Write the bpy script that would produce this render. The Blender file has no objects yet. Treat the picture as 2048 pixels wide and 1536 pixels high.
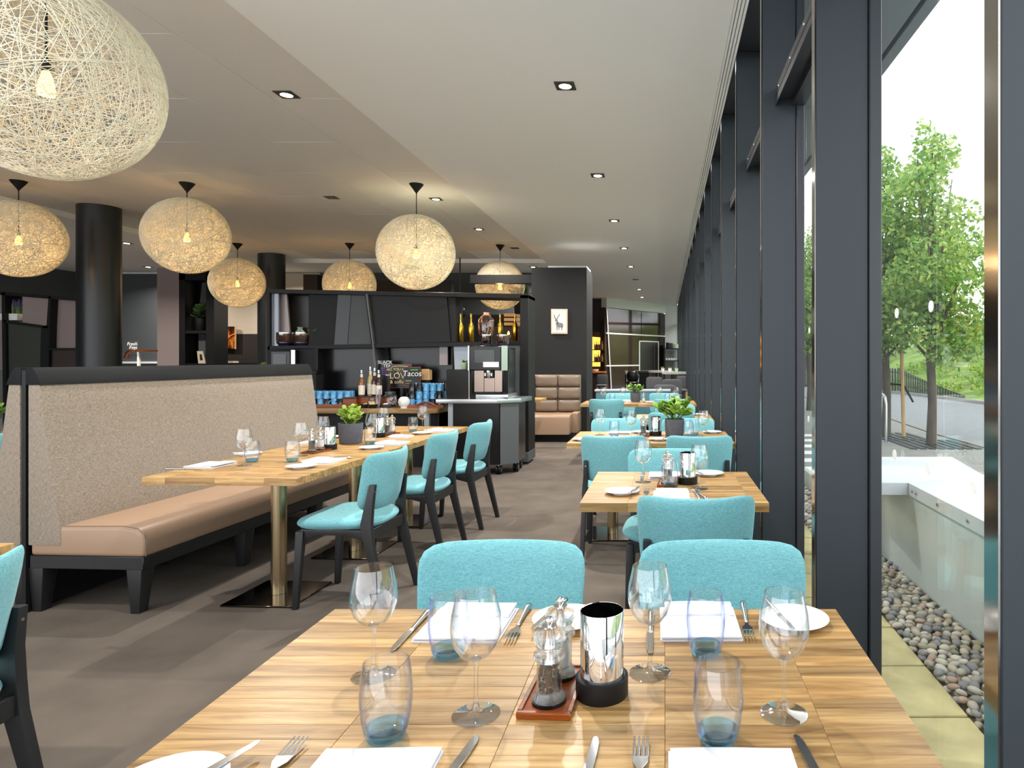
import bpy, bmesh, math, random
import numpy as np
from mathutils import Vector, Matrix
R = math.radians
random.seed(7)
SC = bpy.context.scene
COL = SC.collection

# ---------------------------------------------------------------- camera
F = 1300.0; VX, VY = 1329.0, 718.0; EYE = 1.35
cam_d = bpy.data.cameras.new('camera'); cam = bpy.data.objects.new('camera', cam_d); COL.objects.link(cam)
cam.location = (0, 0, EYE); cam.rotation_euler = (R(90), 0, 0)
cam_d.sensor_width = 36.0; cam_d.lens = 36.0 * F / 2048.0
cam_d.shift_x = (1024 - VX) / 2048.0; cam_d.shift_y = -(768 - VY) / 2048.0
cam_d.clip_start = 0.02; cam_d.clip_end = 300
SC.camera = cam

# ---------------------------------------------------------------- sky, exposure
world = bpy.data.worlds.new('overcast_sky'); SC.world = world; world.use_nodes = True
bg = world.node_tree.nodes['Background']
bg.inputs[0].default_value = (0.93, 0.965, 1.0, 1); bg.inputs[1].default_value = 1.55
SC.view_settings.view_transform = 'Standard'; SC.view_settings.look = 'None'
SC.view_settings.gamma = 1.0; SC.view_settings.use_curve_mapping = False
SC.view_settings.exposure = 1.16
DOWN_W = 34.0       # watts of one ceiling downlight
BULB_W = 6.5       # watts of one pendant bulb
SC.cycles.max_bounces = 11; SC.cycles.transparent_max_bounces = 20
SC.cycles.diffuse_bounces = 6; SC.cycles.caustics_reflective = False; SC.cycles.caustics_refractive = False
SC.cycles.sample_clamp_indirect = 6.0

# ---------------------------------------------------------------- helpers
def PX(px, py, d):
    """a point of the place at distance d from the camera plane"""
    return ((px - VX) / F * d, d, EYE - (py - VY) / F * d)
def XX(px, d): return (px - VX) / F * d
def ZZ(py, d): return EYE - (py - VY) / F * d

class MB:
    def __init__(s): s.v = []; s.f = []
    def add(s, vs, fs):
        o = len(s.v); s.v += [tuple(p) for p in vs]; s.f += [tuple(i + o for i in q) for q in fs]; return s
    def box(s, x0, x1, y0, y1, z0, z1):
        return s.add([(x0,y0,z0),(x1,y0,z0),(x1,y1,z0),(x0,y1,z0),(x0,y0,z1),(x1,y0,z1),(x1,y1,z1),(x0,y1,z1)],
                     [(3,2,1,0),(4,5,6,7),(0,1,5,4),(1,2,6,5),(2,3,7,6),(3,0,4,7)])
    def prism(s, poly, axis, a, b):
        """poly of 2-tuples extruded along axis from a to b; poly is (y,z), (x,z) or (x,y)"""
        n = len(poly)
        def p(q, t): return (t, q[0], q[1]) if axis == 'x' else (q[0], t, q[1]) if axis == 'y' else (q[0], q[1], t)
        vs = [p(q, a) for q in poly] + [p(q, b) for q in poly]
        fs = [tuple(range(n))[::-1], tuple(range(n, 2*n))] + [(i, (i+1) % n, n + (i+1) % n, n + i) for i in range(n)]
        return s.add(vs, fs)
    def lathe(s, prof, n=24, c=(0,0,0), closed=False):
        vs, fs = [], []
        rings = []
        for r, z in prof:
            if r < 1e-6: rings.append([len(vs)]); vs.append((c[0], c[1], c[2]+z))
            else:
                rings.append(list(range(len(vs), len(vs)+n)))
                vs += [(c[0]+r*math.cos(2*math.pi*i/n), c[1]+r*math.sin(2*math.pi*i/n), c[2]+z) for i in range(n)]
        pairs = list(zip(rings, rings[1:]))
        if closed: pairs.append((rings[-1], rings[0]))
        for a, b in pairs:
            if len(a) == 1 and len(b) == 1: continue
            for i in range(n):
                j = (i+1) % n
                if len(a) == 1: fs.append((a[0], b[j], b[i]))
                elif len(b) == 1: fs.append((a[i], a[j], b[0]))
                else: fs.append((a[i], a[j], b[j], b[i]))
        return s.add(vs, fs)
    def tube(s, pts, rad, n=8, caps=True, sx=1.0, flat=None):
        """swept round (or elliptic) tube through pts; rad number or list"""
        pts = [Vector(p) for p in pts]; m = len(pts)
        rad = rad if hasattr(rad, '__len__') else [rad]*m
        vs, fs = [], []
        up = None
        for i, p in enumerate(pts):
            t = (pts[min(i+1, m-1)] - pts[max(i-1, 0)]).normalized()
            if up is None:
                up = Vector(flat) if flat else (Vector((0,0,1)) if abs(t.z) < .9 else Vector((1,0,0)))
            a = t.cross(up).normalized(); b = a.cross(t).normalized(); up = b
            vs += [tuple(p + a*rad[i]*sx*math.cos(2*math.pi*k/n) + b*rad[i]*math.sin(2*math.pi*k/n)) for k in range(n)]
        for i in range(m-1):
            for k in range(n):
                l = (k+1) % n
                fs.append((i*n+k, i*n+l, (i+1)*n+l, (i+1)*n+k))
        if caps: fs += [tuple(range(n))[::-1], tuple(range((m-1)*n, m*n))]
        return s.add(vs, fs)
    def bar(s, pts, wx, wy):
        """square-section bar through pts that keeps x/y aligned sections; wx, wy lists of half sizes"""
        m = len(pts); vs, fs = [], []
        for p, a, b in zip(pts, wx, wy):
            vs += [(p[0]-a,p[1]-b,p[2]),(p[0]+a,p[1]-b,p[2]),(p[0]+a,p[1]+b,p[2]),(p[0]-a,p[1]+b,p[2])]
        for i in range(m-1):
            for k in range(4):
                l = (k+1) % 4
                fs.append((i*4+k, i*4+l, (i+1)*4+l, (i+1)*4+k))
        fs += [(3,2,1,0), tuple(range((m-1)*4, m*4))]
        return s.add(vs, fs)
    def pad(s, w, h, t, e=5.0, n=40, bulge=None, fn=None, e2=4.0):
        """cushion: superellipse w x h in x,z, thickness t along y, rounded rim; fn deforms each point"""
        ss = [0.0, .35, .65, .85, .94, .985, 1.0]
        rings = [(q, -1) for q in ss] + [(q, 1) for q in ss[-2::-1]]
        vs, fs, idx = [], [], []
        for q, sd in rings:
            th = t/2*(max(0.0, 1-q**e2))**.5 * sd
            if q == 0: idx.append([len(vs)]); vs.append((0, th, 0)); continue
            idx.append(list(range(len(vs), len(vs)+n)))
            for k in range(n):
                a = 2*math.pi*k/n; c, d = math.cos(a), math.sin(a)
                r = (abs(c)**e + abs(d)**e)**(-1/e)
                vs.append((q*w/2*r*c, th, q*h/2*r*d))
        for a, b in zip(idx, idx[1:]):
            for i in range(n):
                j = (i+1) % n
                if len(a) == 1: fs.append((a[0], b[i], b[j]))
                elif len(b) == 1: fs.append((a[j], a[i], b[0]))
                else: fs.append((a[i], b[i], b[j], a[j]))
        if fn: vs = [fn(*p) for p in vs]
        return s.add(vs, fs)
    def xf(s, m):
        s.v = [tuple(m @ Vector(p)) for p in s.v]; return s
    def mesh(s, name, mat=None, bevel=0, seg=2, smooth=True, ang=38):
        me = bpy.data.meshes.new(name); me.from_pydata(s.v, [], s.f)
        bm = bmesh.new(); bm.from_mesh(me)
        bmesh.ops.recalc_face_normals(bm, faces=bm.faces)
        if bevel:
            ed = [e for e in bm.edges if len(e.link_faces) == 2 and e.calc_face_angle(0) > R(30)]
            bmesh.ops.bevel(bm, geom=ed, offset=bevel, segments=seg, affect='EDGES', profile=.6, clamp_overlap=True)
        bm.to_mesh(me); bm.free()
        if smooth:
            me.polygons.foreach_set('use_smooth', [True]*len(me.polygons)); me.set_sharp_from_angle(angle=R(ang))
        if mat: me.materials.append(mat)
        return me

def link(name, data, parent=None, loc=(0,0,0), rot=(0,0,0), sc=(1,1,1)):
    o = bpy.data.objects.new(name, data); COL.objects.link(o)
    o.parent = parent; o.location = loc; o.rotation_euler = rot; o.scale = sc
    return o
def tag(o, label, cat, group=None, kind=None):
    if label: o['label'] = label
    if cat: o['category'] = cat
    if group: o['group'] = group
    if kind: o['kind'] = kind
    return o
def thing(name, label, cat, loc=(0,0,0), rz=0, group=None):
    return tag(link(name, None, None, loc, (0,0,rz)), label, cat, group)
def struct(name, data, parent=None, loc=(0,0,0), rot=(0,0,0), label=None):
    o = link(name, data, parent, loc, rot)
    if parent is None:
        o['kind'] = 'structure'
        if label: o['label'] = label
    return o
CACHE = {}
def cached(key, fn):
    if key not in CACHE: CACHE[key] = fn()
    return CACHE[key]
def bx(x0,x1,y0,y1,z0,z1, mat, bevel=0, name='box', seg=1):
    return MB().box(x0,x1,y0,y1,z0,z1).mesh(name, mat, bevel, seg)
def cbox(w, d, h, mat, bevel=0, seg=1):
    """box with base centre at origin, shared between equal calls"""
    return cached(('cbox', round(w,4), round(d,4), round(h,4), mat.name, bevel), lambda: bx(-w/2,w/2,-d/2,d/2,0,h,mat,bevel,'block',seg))
def panel_px(pts, d, t, mat, bevel=0):
    """flat board with the outline pts (photo pixels) standing at distance d, t thick"""
    return MB().prism([(XX(x,d), ZZ(y,d)) for x, y in pts], 'y', d, d+t).mesh('board', mat, bevel, 1)
def rect_px(x0,y0,x1,y1,d,t,mat,bevel=0):
    return panel_px([(x0,y1),(x1,y1),(x1,y0),(x0,y0)], d, t, mat, bevel)

# ---------------------------------------------------------------- materials
def newmat(name):
    m = bpy.data.materials.new(name); m.use_nodes = True
    nt = m.node_tree; b = nt.nodes['Principled BSDF']
    return m, nt, b, nt.nodes['Material Output']
def N(nt, t, **kw):
    n = nt.nodes.new(t)
    for k, v in kw.items(): setattr(n, k, v)
    return n
def srgb(r, g, b):
    f = lambda c: (c/255/12.92 if c/255 <= .04045 else ((c/255+.055)/1.055)**2.4)
    return (f(r), f(g), f(b), 1)
def ramp(nt, stops):
    n = N(nt, 'ShaderNodeValToRGB'); cr = n.color_ramp
    while len(cr.elements) < len(stops): cr.elements.new(.5)
    for e, (p, c) in zip(cr.elements, stops): e.position = p; e.color = c
    return n
def coords(nt, sc=(1,1,1), kind='Object', rnd=False):
    tc = N(nt, 'ShaderNodeTexCoord'); mp = N(nt, 'ShaderNodeMapping'); mp.inputs['Scale'].default_value = sc
    nt.links.new(tc.outputs[kind], mp.inputs['Vector'])
    if rnd:
        oi = N(nt, 'ShaderNodeObjectInfo'); mu = N(nt, 'ShaderNodeMath', operation='MULTIPLY'); mu.inputs[1].default_value = 53.0
        nt.links.new(oi.outputs['Random'], mu.inputs[0]); nt.links.new(mu.outputs[0], mp.inputs['Location'])
    return mp
def M(name, col, rough=.5, metal=0.0, spec=.5, var=0.0, vscale=8.0, bump=0.0, bscale=60.0, coat=0.0, emit=None, estr=0.0, stretch=(1,1,1)):
    m, nt, b, out = newmat(name)
    b.inputs['Base Color'].default_value = col; b.inputs['Roughness'].default_value = rough
    b.inputs['Metallic'].default_value = metal; b.inputs['Specular IOR Level'].default_value = spec
    b.inputs['Coat Weight'].default_value = coat; b.inputs['Coat Roughness'].default_value = .06
    if emit: b.inputs['Emission Color'].default_value = emit; b.inputs['Emission Strength'].default_value = estr
    if var:
        mp = coords(nt, stretch); no = N(nt, 'ShaderNodeTexNoise'); no.inputs['Scale'].default_value = vscale; no.inputs['Detail'].default_value = 5
        nt.links.new(mp.outputs[0], no.inputs['Vector'])
        lo = tuple(max(0, c*(1-var)) for c in col[:3]) + (1,); hi = tuple(min(1, c*(1+var)) for c in col[:3]) + (1,)
        rp = ramp(nt, [(.3, lo), (.7, hi)]); nt.links.new(no.outputs['Fac'], rp.inputs[0]); nt.links.new(rp.outputs[0], b.inputs['Base Color'])
    if bump:
        mp = coords(nt, stretch); no = N(nt, 'ShaderNodeTexNoise'); no.inputs['Scale'].default_value = bscale; no.inputs['Detail'].default_value = 3
        nt.links.new(mp.outputs[0], no.inputs['Vector'])
        bu = N(nt, 'ShaderNodeBump'); bu.inputs['Strength'].default_value = bump; bu.inputs['Distance'].default_value = .002
        nt.links.new(no.outputs['Fac'], bu.inputs['Height']); nt.links.new(bu.outputs[0], b.inputs['Normal'])
    return m
def weave(name, lo, hi, sc=420.0, mottled=0.0, rough=.95):
    """woven cloth: crossing thread noise"""
    m, nt, b, out = newmat(name); b.inputs['Roughness'].default_value = rough; b.inputs['Specular IOR Level'].default_value = .12
    a = N(nt, 'ShaderNodeTexNoise'); c = N(nt, 'ShaderNodeTexNoise'); d = N(nt, 'ShaderNodeTexNoise')
    for n_, s_ in ((a, (.14,.14,1)), (c, (1,1,.10))):
        mp = coords(nt, s_); n_.inputs['Scale'].default_value = sc; n_.inputs['Detail'].default_value = 2
        nt.links.new(mp.outputs[0], n_.inputs['Vector'])
    mp = coords(nt); d.inputs['Scale'].default_value = 5; nt.links.new(mp.outputs[0], d.inputs['Vector'])
    ad = N(nt, 'ShaderNodeMath', operation='ADD'); nt.links.new(a.outputs['Fac'], ad.inputs[0]); nt.links.new(c.outputs['Fac'], ad.inputs[1])
    mu = N(nt, 'ShaderNodeMath', operation='MULTIPLY'); mu.inputs[1].default_value = .5; nt.links.new(ad.outputs[0], mu.inputs[0])
    rp = ramp(nt, [(.3, lo), (.7, hi)]); nt.links.new(mu.outputs[0], rp.inputs[0]); nt.links.new(rp.outputs[0], b.inputs['Base Color'])
    bu = N(nt, 'ShaderNodeBump'); bu.inputs['Strength'].default_value = .25; bu.inputs['Distance'].default_value = .001
    nt.links.new(mu.outputs[0], bu.inputs['Height']); nt.links.new(bu.outputs[0], b.inputs['Normal'])
    b.inputs['Sheen Weight'].default_value = .15
    return m
def wood(name, cols, stretch=(.9, 11, 11), rough=.36, scale=4.0, rnd=True):
    m, nt, b, out = newmat(name); b.inputs['Roughness'].default_value = rough; b.inputs['Specular IOR Level'].default_value = .45
    mp = coords(nt, stretch, rnd=rnd); no = N(nt, 'ShaderNodeTexNoise'); no.inputs['Scale'].default_value = scale; no.inputs['Detail'].default_value = 8; no.inputs['Roughness'].default_value = .62; no.inputs['Distortion'].default_value = .6
    nt.links.new(mp.outputs[0], no.inputs['Vector'])
    rp = ramp(nt, [(.25, cols[0]), (.45, cols[1]), (.6, cols[2]), (.8, cols[3])]); nt.links.new(no.outputs['Fac'], rp.inputs[0])
    oi = N(nt, 'ShaderNodeObjectInfo'); mr = N(nt, 'ShaderNodeMapRange'); mr.inputs['To Min'].default_value = .70; mr.inputs['To Max'].default_value = 1.16
    nt.links.new(oi.outputs['Random'], mr.inputs['Value'])
    hs = N(nt, 'ShaderNodeHueSaturation'); hs.inputs['Saturation'].default_value = 1.2; nt.links.new(rp.outputs[0], hs.inputs['Color']); nt.links.new(mr.outputs[0], hs.inputs['Value'])
    nt.links.new(hs.outputs[0], b.inputs['Base Color'])
    bu = N(nt, 'ShaderNodeBump'); bu.inputs['Strength'].default_value = .06; bu.inputs['Distance'].default_value = .001
    nt.links.new(no.outputs['Fac'], bu.inputs['Height']); nt.links.new(bu.outputs[0], b.inputs['Normal'])
    return m
def clear(name, tint=(1,1,1,1), edge=(.92,.96,1,1), base=.03, top=.75, power=3.2, rough=0.0):
    """thin clear glass: lets light through, mirrors more at grazing angles"""
    m, nt, b, out = newmat(name); nt.nodes.remove(b)
    lw = N(nt, 'ShaderNodeLayerWeight'); lw.inputs['Blend'].default_value = .5
    pw = N(nt, 'ShaderNodeMath', operation='POWER'); pw.inputs[1].default_value = power; nt.links.new(lw.outputs['Facing'], pw.inputs[0])
    mr = N(nt, 'ShaderNodeMapRange'); mr.inputs['To Min'].default_value = base; mr.inputs['To Max'].default_value = top; nt.links.new(pw.outputs[0], mr.inputs['Value'])
    mx = N(nt, 'ShaderNodeMix', data_type='RGBA'); mx.inputs['A'].default_value = tint; mx.inputs['B'].default_value = edge; nt.links.new(pw.outputs[0], mx.inputs['Factor'])
    tr = N(nt, 'ShaderNodeBsdfTransparent'); nt.links.new(mx.outputs['Result'], tr.inputs[0])
    gl = N(nt, 'ShaderNodeBsdfGlossy'); gl.inputs['Roughness'].default_value = rough; gl.inputs['Color'].default_value = (1,1,1,1)
    ms = N(nt, 'ShaderNodeMixShader'); nt.links.new(mr.outputs[0], ms.inputs[0]); nt.links.new(tr.outputs[0], ms.inputs[1]); nt.links.new(gl.outputs[0], ms.inputs[2])
    nt.links.new(ms.outputs[0], out.inputs['Surface'])
    return m
def solidglass(name, col, ior=1.45, rough=0.0):
    m, nt, b, out = newmat(name)
    b.inputs['Base Color'].default_value = col; b.inputs['Transmission Weight'].default_value = 1; b.inputs['Roughness'].default_value = rough; b.inputs['IOR'].default_value = ior
    return m
def leafmat(name, lo, mid, hi, trans=.35, rough=.45):
    m, nt, b, out = newmat(name)
    ge = N(nt, 'ShaderNodeNewGeometry'); oi = N(nt, 'ShaderNodeObjectInfo'); ad = N(nt, 'ShaderNodeMath', operation='ADD'); fr = N(nt, 'ShaderNodeMath', operation='FRACT')
    nt.links.new(ge.outputs['Random Per Island'], ad.inputs[0]); nt.links.new(oi.outputs['Random'], ad.inputs[1]); nt.links.new(ad.outputs[0], fr.inputs[0])
    rp = ramp(nt, [(0, lo), (.5, mid), (1, hi)]); nt.links.new(fr.outputs[0], rp.inputs[0])
    nt.links.new(rp.outputs[0], b.inputs['Base Color']); b.inputs['Roughness'].default_value = rough
    if trans:
        tl = N(nt, 'ShaderNodeBsdfTranslucent'); nt.links.new(rp.outputs[0], tl.inputs[0])
        ms = N(nt, 'ShaderNodeMixShader'); ms.inputs[0].default_value = trans
        nt.links.new(b.outputs[0], ms.inputs[1]); nt.links.new(tl.outputs[0], ms.inputs[2]); nt.links.new(ms.outputs[0], out.inputs['Surface'])
    return m

m_carpet = M('carpet', srgb(94,86,79), .97, spec=.1, var=.17, vscale=3.2, bump=.6, bscale=420)
m_ceil = M('ceiling_paint', srgb(240,241,240), .85, spec=.2)
m_ceil_strip = M('ceiling_strip_paint', srgb(240,241,240), .5, spec=.35)
m_ceil_panel = M('ceiling_panel', srgb(224,222,216), .8, spec=.2)
m_white = M('white_paint', srgb(232,232,230), .6)
m_cream = M('cream_paint', srgb(206,190,168), .8)
m_dark = M('charcoal_paint', srgb(30,31,33), .65, spec=.3, var=.05, vscale=3)
m_grey = M('grey_paint', srgb(74,78,80), .7)
m_fin = M('slate_metal_fin', srgb(44,50,56), .45, metal=.0, spec=.45)
m_fin_edge = M('polished_fin_edge', srgb(150,146,140), .12, metal=1.0)
m_frame = M('dark_window_frame', srgb(46,48,54), .4)
m_alu = M('aluminium', srgb(196,200,204), .3, metal=1.0)
m_black = M('black_lacquer', srgb(15,15,16), .5, spec=.3)
m_blackgloss = M('black_gloss', srgb(16,16,17), .22, spec=.4)
m_blackwood = M('black_stained_wood', srgb(24,24,26), .45, var=.12, vscale=20, stretch=(1,1,.2), bump=.12, bscale=90)
m_rail = M('black_stained_rail', srgb(25,27,29), .65, spec=.12, var=.12, vscale=22, stretch=(1,.15,1), bump=.1, bscale=120)
m_teal = weave('teal_fabric', srgb(84,146,154), srgb(134,190,197), 520)
m_beige = weave('beige_weave', srgb(98,86,74), srgb(164,152,138), 430)
m_leather = M('tan_leatherette', srgb(152,125,103), .36, spec=.45, bump=.08, bscale=300)
m_leather2 = M('taupe_leatherette', srgb(124,108,94), .38, spec=.45, bump=.08, bscale=300)
OAK = [srgb(96,72,48), srgb(156,126,92), srgb(182,154,116), srgb(202,178,144)]
m_oak = wood('oak_stave', OAK)
m_oak_top = wood('oak_top', OAK, stretch=(.9, 9, 9), rnd=True)
m_oak_core = M('oak_core', srgb(110,80,50), .6)
m_redwood = wood('red_brown_wood', [srgb(70,34,16), srgb(112,56,28), srgb(134,70,36), srgb(150,84,46)], rough=.3)
m_lightwood = M('pale_beech', srgb(214,176,124), .5, var=.1, vscale=12, stretch=(1,1,.2))
m_brass = M('brushed_brass_steel', srgb(186,168,132), .26, metal=1.0, bump=.05, bscale=400, stretch=(1,1,.05))
m_plate_steel = M('dark_polished_steel', srgb(96,86,78), .13, metal=1.0)
m_chrome = M('chrome', srgb(232,232,234), .04, metal=1.0)
m_steel = M('stainless', srgb(206,204,202), .16, metal=1.0)
m_china = M('white_china', srgb(226,226,225), .12, spec=.5)
m_linen = M('white_linen', srgb(218,219,224), .9, spec=.1, bump=.3, bscale=260)
m_glass = clear('wine_glass', (.99,.994,.997,1), (.90,.94,.97,1), .04, .85, 3.2)
m_glass_solid = clear('glass_solid', (.985,.99,.99,1), (.86,.90,.92,1), .04, .7, 3.0)
m_tumbler = clear('tumbler_glass', (.985,.993,1,1), (.50,.68,.98,1), .025, .5, 4.2)
m_bluebase = solidglass('blue_glass_base', (.42,.76,.97,1))
m_acrylic = clear('clear_acrylic', (.95,.96,.97,1), (.55,.58,.6,1), .08, .9, 1.8)
m_pane = clear('window_glass', (.97,.985,.98,1), (.9,.95,.94,1), .035, .6, 4.0)
m_pepper = M('peppercorn', srgb(52,40,34), .7, var=.5, vscale=160)
m_salt = M('salt', srgb(236,236,234), .9)
m_pot = M('anthracite_pot', srgb(80,82,90), .85, var=.1, vscale=30)
m_soil = M('soil', srgb(62,48,38), .95)
m_jade = leafmat('jade_leaf', srgb(44,84,20), srgb(92,136,38), srgb(156,190,72), .15, .35)
m_strand = M('cream_strand', srgb(234,230,210), .7, spec=.2)
m_bulb = M('lamp_bulb', srgb(255,190,110), .3, emit=srgb(255,160,62), estr=6.0)
m_lamp_on = M('downlight_lens', (1,1,1,1), .3, emit=srgb(255,226,184), estr=9.0)
m_lamp_off = M('downlight_lens_off', srgb(40,40,40), .3)
m_lamp_trim = M('downlight_trim', srgb(58,54,50), .5)
m_mug = M('blue_mug', srgb(84,152,198), .14, coat=.5)
m_mugb = M('black_mug', srgb(24,24,26), .12, coat=.5)
m_gold = M('gold_glass', srgb(222,176,66), .14, metal=1.0)
m_copper = M('copper', srgb(200,138,108), .2, metal=1.0)
m_smoke = clear('smoked_copper_glass', (.70,.56,.50,1), (.5,.38,.34,1), .10, .7, 2.2)
m_brownpanel = M('brown_gloss_panel', srgb(58,42,39), .08, coat=.3)
m_mauve = M('mauve_brown_gloss', srgb(146,132,130), .28, coat=.2)
m_silverpanel = M('silver_grey_panel', srgb(150,156,164), .35, metal=.3)
m_paving = M('sandstone', srgb(200,186,136), .85, var=.26, vscale=5, bump=.2, bscale=80)
m_pave2 = M('outdoor_pavement', srgb(132,131,126), .9, var=.12, vscale=3)
m_road = M('road_asphalt', srgb(128,130,132), .9, var=.08, vscale=6)
m_gravelbed = M('gravel_bed', srgb(92,84,74), .95)
m_frosted = M('pale_wall_panel', srgb(196,204,204), .28)
m_leaf_tree = leafmat('tree_leaf', srgb(104,146,74), srgb(146,182,94), srgb(202,212,118), .45)
m_leaf_far = leafmat('hedge_leaf', srgb(80,124,44), srgb(136,178,66), srgb(204,210,92), .45)
m_bark = M('bark', srgb(98,88,78), .9, var=.25, vscale=14, stretch=(1,1,.25), bump=.5, bscale=40)
m_bank = M('bank_ground_cover', srgb(112,136,62), .95, var=.4, vscale=1.2)
m_soffit = M('soffit_panel', srgb(146,154,164), .6)
m_text_w = M('chalk_white', srgb(236,236,236), .8)
m_text_c = M('cream_lettering', srgb(222,204,150), .8)
m_text_g = M('chalk_green', srgb(104,190,70), .8)
m_text_p = M('chalk_purple', srgb(132,92,170), .8)
m_chalk = M('chalkboard', srgb(52,54,58), .8)
m_amber = M('amber_backlit', srgb(255,180,70), .4, emit=srgb(255,176,60), estr=1.6)
m_screen = M('dark_screen', srgb(42,46,44), .14)

def glassmix(name, tint, fac, ior=1.45, trans=(1,1,1,1)):
    """clear glass; part of the light passes straight so that thin walls stay bright"""
    m, nt, b, out = newmat(name); nt.nodes.remove(b)
    g = N(nt, 'ShaderNodeBsdfGlass'); g.inputs['Color'].default_value = tint; g.inputs['IOR'].default_value = ior; g.inputs['Roughness'].default_value = 0
    t = N(nt, 'ShaderNodeBsdfTransparent'); t.inputs[0].default_value = trans
    ms = N(nt, 'ShaderNodeMixShader'); ms.inputs[0].default_value = fac
    nt.links.new(t.outputs[0], ms.inputs[1]); nt.links.new(g.outputs[0], ms.inputs[2]); nt.links.new(ms.outputs[0], out.inputs['Surface'])
    return m
m_glass = clear('wine_glass_bowl', (.99,.993,.996,1), (.80,.86,.90,1), .06, .95, 2.7); m_glass_solid = clear('wine_glass_stem', (.98,.985,.99,1), (.74,.80,.84,1), .07, .95, 2.0)
m_tumbler = clear('tumbler_wall', (.985,.992,1,1), (.34,.52,.98,1), .05, .8, 3.4); m_bluebase = glassmix('tumbler_blue_base', (.60,.86,1,1), .4, trans=(.62,.86,1,1))
m_acrylic = glassmix('clear_acrylic_body', (.98,.99,.99,1), .55, 1.49)
m_taupe_steel = M('taupe_steel', srgb(158,142,132), .28, metal=1.0)
m_coping = M('white_coated_coping', srgb(214,218,222), .4, metal=.15)

m_jade_pale = leafmat('pale_jade_leaf', srgb(96,132,30), srgb(140,172,56), srgb(196,216,104), .2, .35)

# ================================================================ ROOM SHELL
ZC, ZR = 3.42, 3.50; YS = -1.1                       # main ceiling, recessed ceiling
X_IN, X_OUT = 0.504, 0.684                # window fins: inner and outer edge
X_GL = 0.698                              # glass line
FIN0, FINS = 0.98, 1.2                    # first fin, spacing
NB = 21
Y_END = 25.0
XL, XR_ = -14.0, -2.54
struct('floor', bx(XL, .76, YS, 27, -.12, 0, m_carpet, name='floor'))
ce = struct('ceiling', bx(-2.54, -.09, YS, 27, ZC, ZC+.30, m_ceil, name='ceiling'))
link('window_strip', MB().prism([(-.09,ZC-.004),(.40,ZC-.03),(.40,ZC+.3),(-.09,ZC+.3)], 'y', YS, 27).mesh('ceiling_strip', m_ceil_strip), ce)
link('rear_field', bx(XL, -2.54, 14.0, 27, ZC, ZC+.3, m_ceil), ce)
link('side_field', bx(XL, -8.75, YS, 14.0, ZC, ZC+.3, m_ceil), ce)
link('recess_backing', bx(-8.75, -2.54, YS, 14.0, ZR+.012, ZR+.2, m_ceil), ce)
# panels of the recessed ceiling, one by one
PW, PL = .69, 2.15
pm = bx(0, PW-.006, 0, PL-.006, ZR, ZR+.012, m_ceil_panel, .004, 'ceiling_panel')
nx = 9
for i in range(nx):
    for j in range(9):
        y = YS + .02 + j*PL - (i % 2)*PL/2
        if y + PL < YS or y < YS-PL or y > 14.0-PL: continue
        link('ceiling_panel', pm, ce, (-2.545 - (i+1)*PW, y, 0))
for i in range(1, nx): link('joint_strip', bx(-2.545-i*PW-.0055, -2.545-i*PW-.0005, YS, 14.0-.1, ZR-.001, ZR+.012, m_white), ce)
# slot diffuser along the windows
tr = struct('trim_1', bx(.40, .485, YS, 25.0, ZC+.0, ZC+.04, m_dark), label='slotted air diffuser strip along the window side of the ceiling')
for k in range(4):
    x = .402 + k*.0215
    link('slot_bar', bx(x, x+.0155, YS, 25.0, ZC-.03, ZC+.005, m_ceil_strip), tr)
struct('trim_2', bx(.485, .80, YS, 25, 3.52, 3.6, m_frame), label='dark recess above the window fins')
# walls
wl = struct('wall_left', bx(XL-.2, XL, YS, 27, 0, ZC+.3, m_grey))
# ---- glazed side: fins and windows
wr = struct('wall_right', None); wr['label'] = 'row of tall dark window fins with polished edges'
fin_m = bx(X_IN+.004, X_OUT, 0, .047, 0, 3.52, m_fin, .003, 'fin')
edge_m = bx(X_IN, X_IN+.0035, .002, .045, 0, 3.50, m_fin_edge, 0, 'edge')
rib_m = MB().box(X_OUT, X_OUT+.022, -.004, .046, 0, 3.52).box(X_OUT+.022, X_OUT+.030, .006, .036, 0, 3.52).mesh('rib', m_frame)
for k in range(-1, NB):
    f = link('window_fin', fin_m, wr, (0, FIN0 + k*FINS, 0))
    link('polished_edge', edge_m, f); link('gasket_rib', rib_m, f)
post_m = bx(X_GL-.014, X_GL+.028, -.012, .054, 0, 3.52, m_frame, .004, 'post')
pane_m = bx(X_GL+.012, X_GL+.024, .05, FINS-.01, .05, 3.50, m_pane, 0, 'pane')
sill_m = bx(X_GL-.01, X_GL+.035, .05, FINS-.012, 0, .05, m_frame, .004, 'sill')
head_m = bx(X_GL-.01, X_GL+.035, .05, FINS-.012, 3.47, 3.52, m_frame, .004, 'head')
tran_m = MB().box(.575, X_GL+.01, .046, FINS-.004, 2.70, 2.715).box(.575, .580, .046, FINS-.004, 2.665, 2.752).box(.66, X_GL+.03, .05, FINS-.012, 2.665, 2.752).mesh('transom', m_frame)
screw_m = MB().lathe([(0,0),(.008,0),(.006,.004),(0,.005)], 10).xf(Matrix.Rotation(R(-90),4,'Y')).mesh('screw', m_steel)
dot_m = MB().lathe([(0,0),(.0155,0),(.0155,.0015),(0,.0015)], 20).xf(Matrix.Rotation(R(-90),4,'Y')).mesh('dot', m_white)
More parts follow.
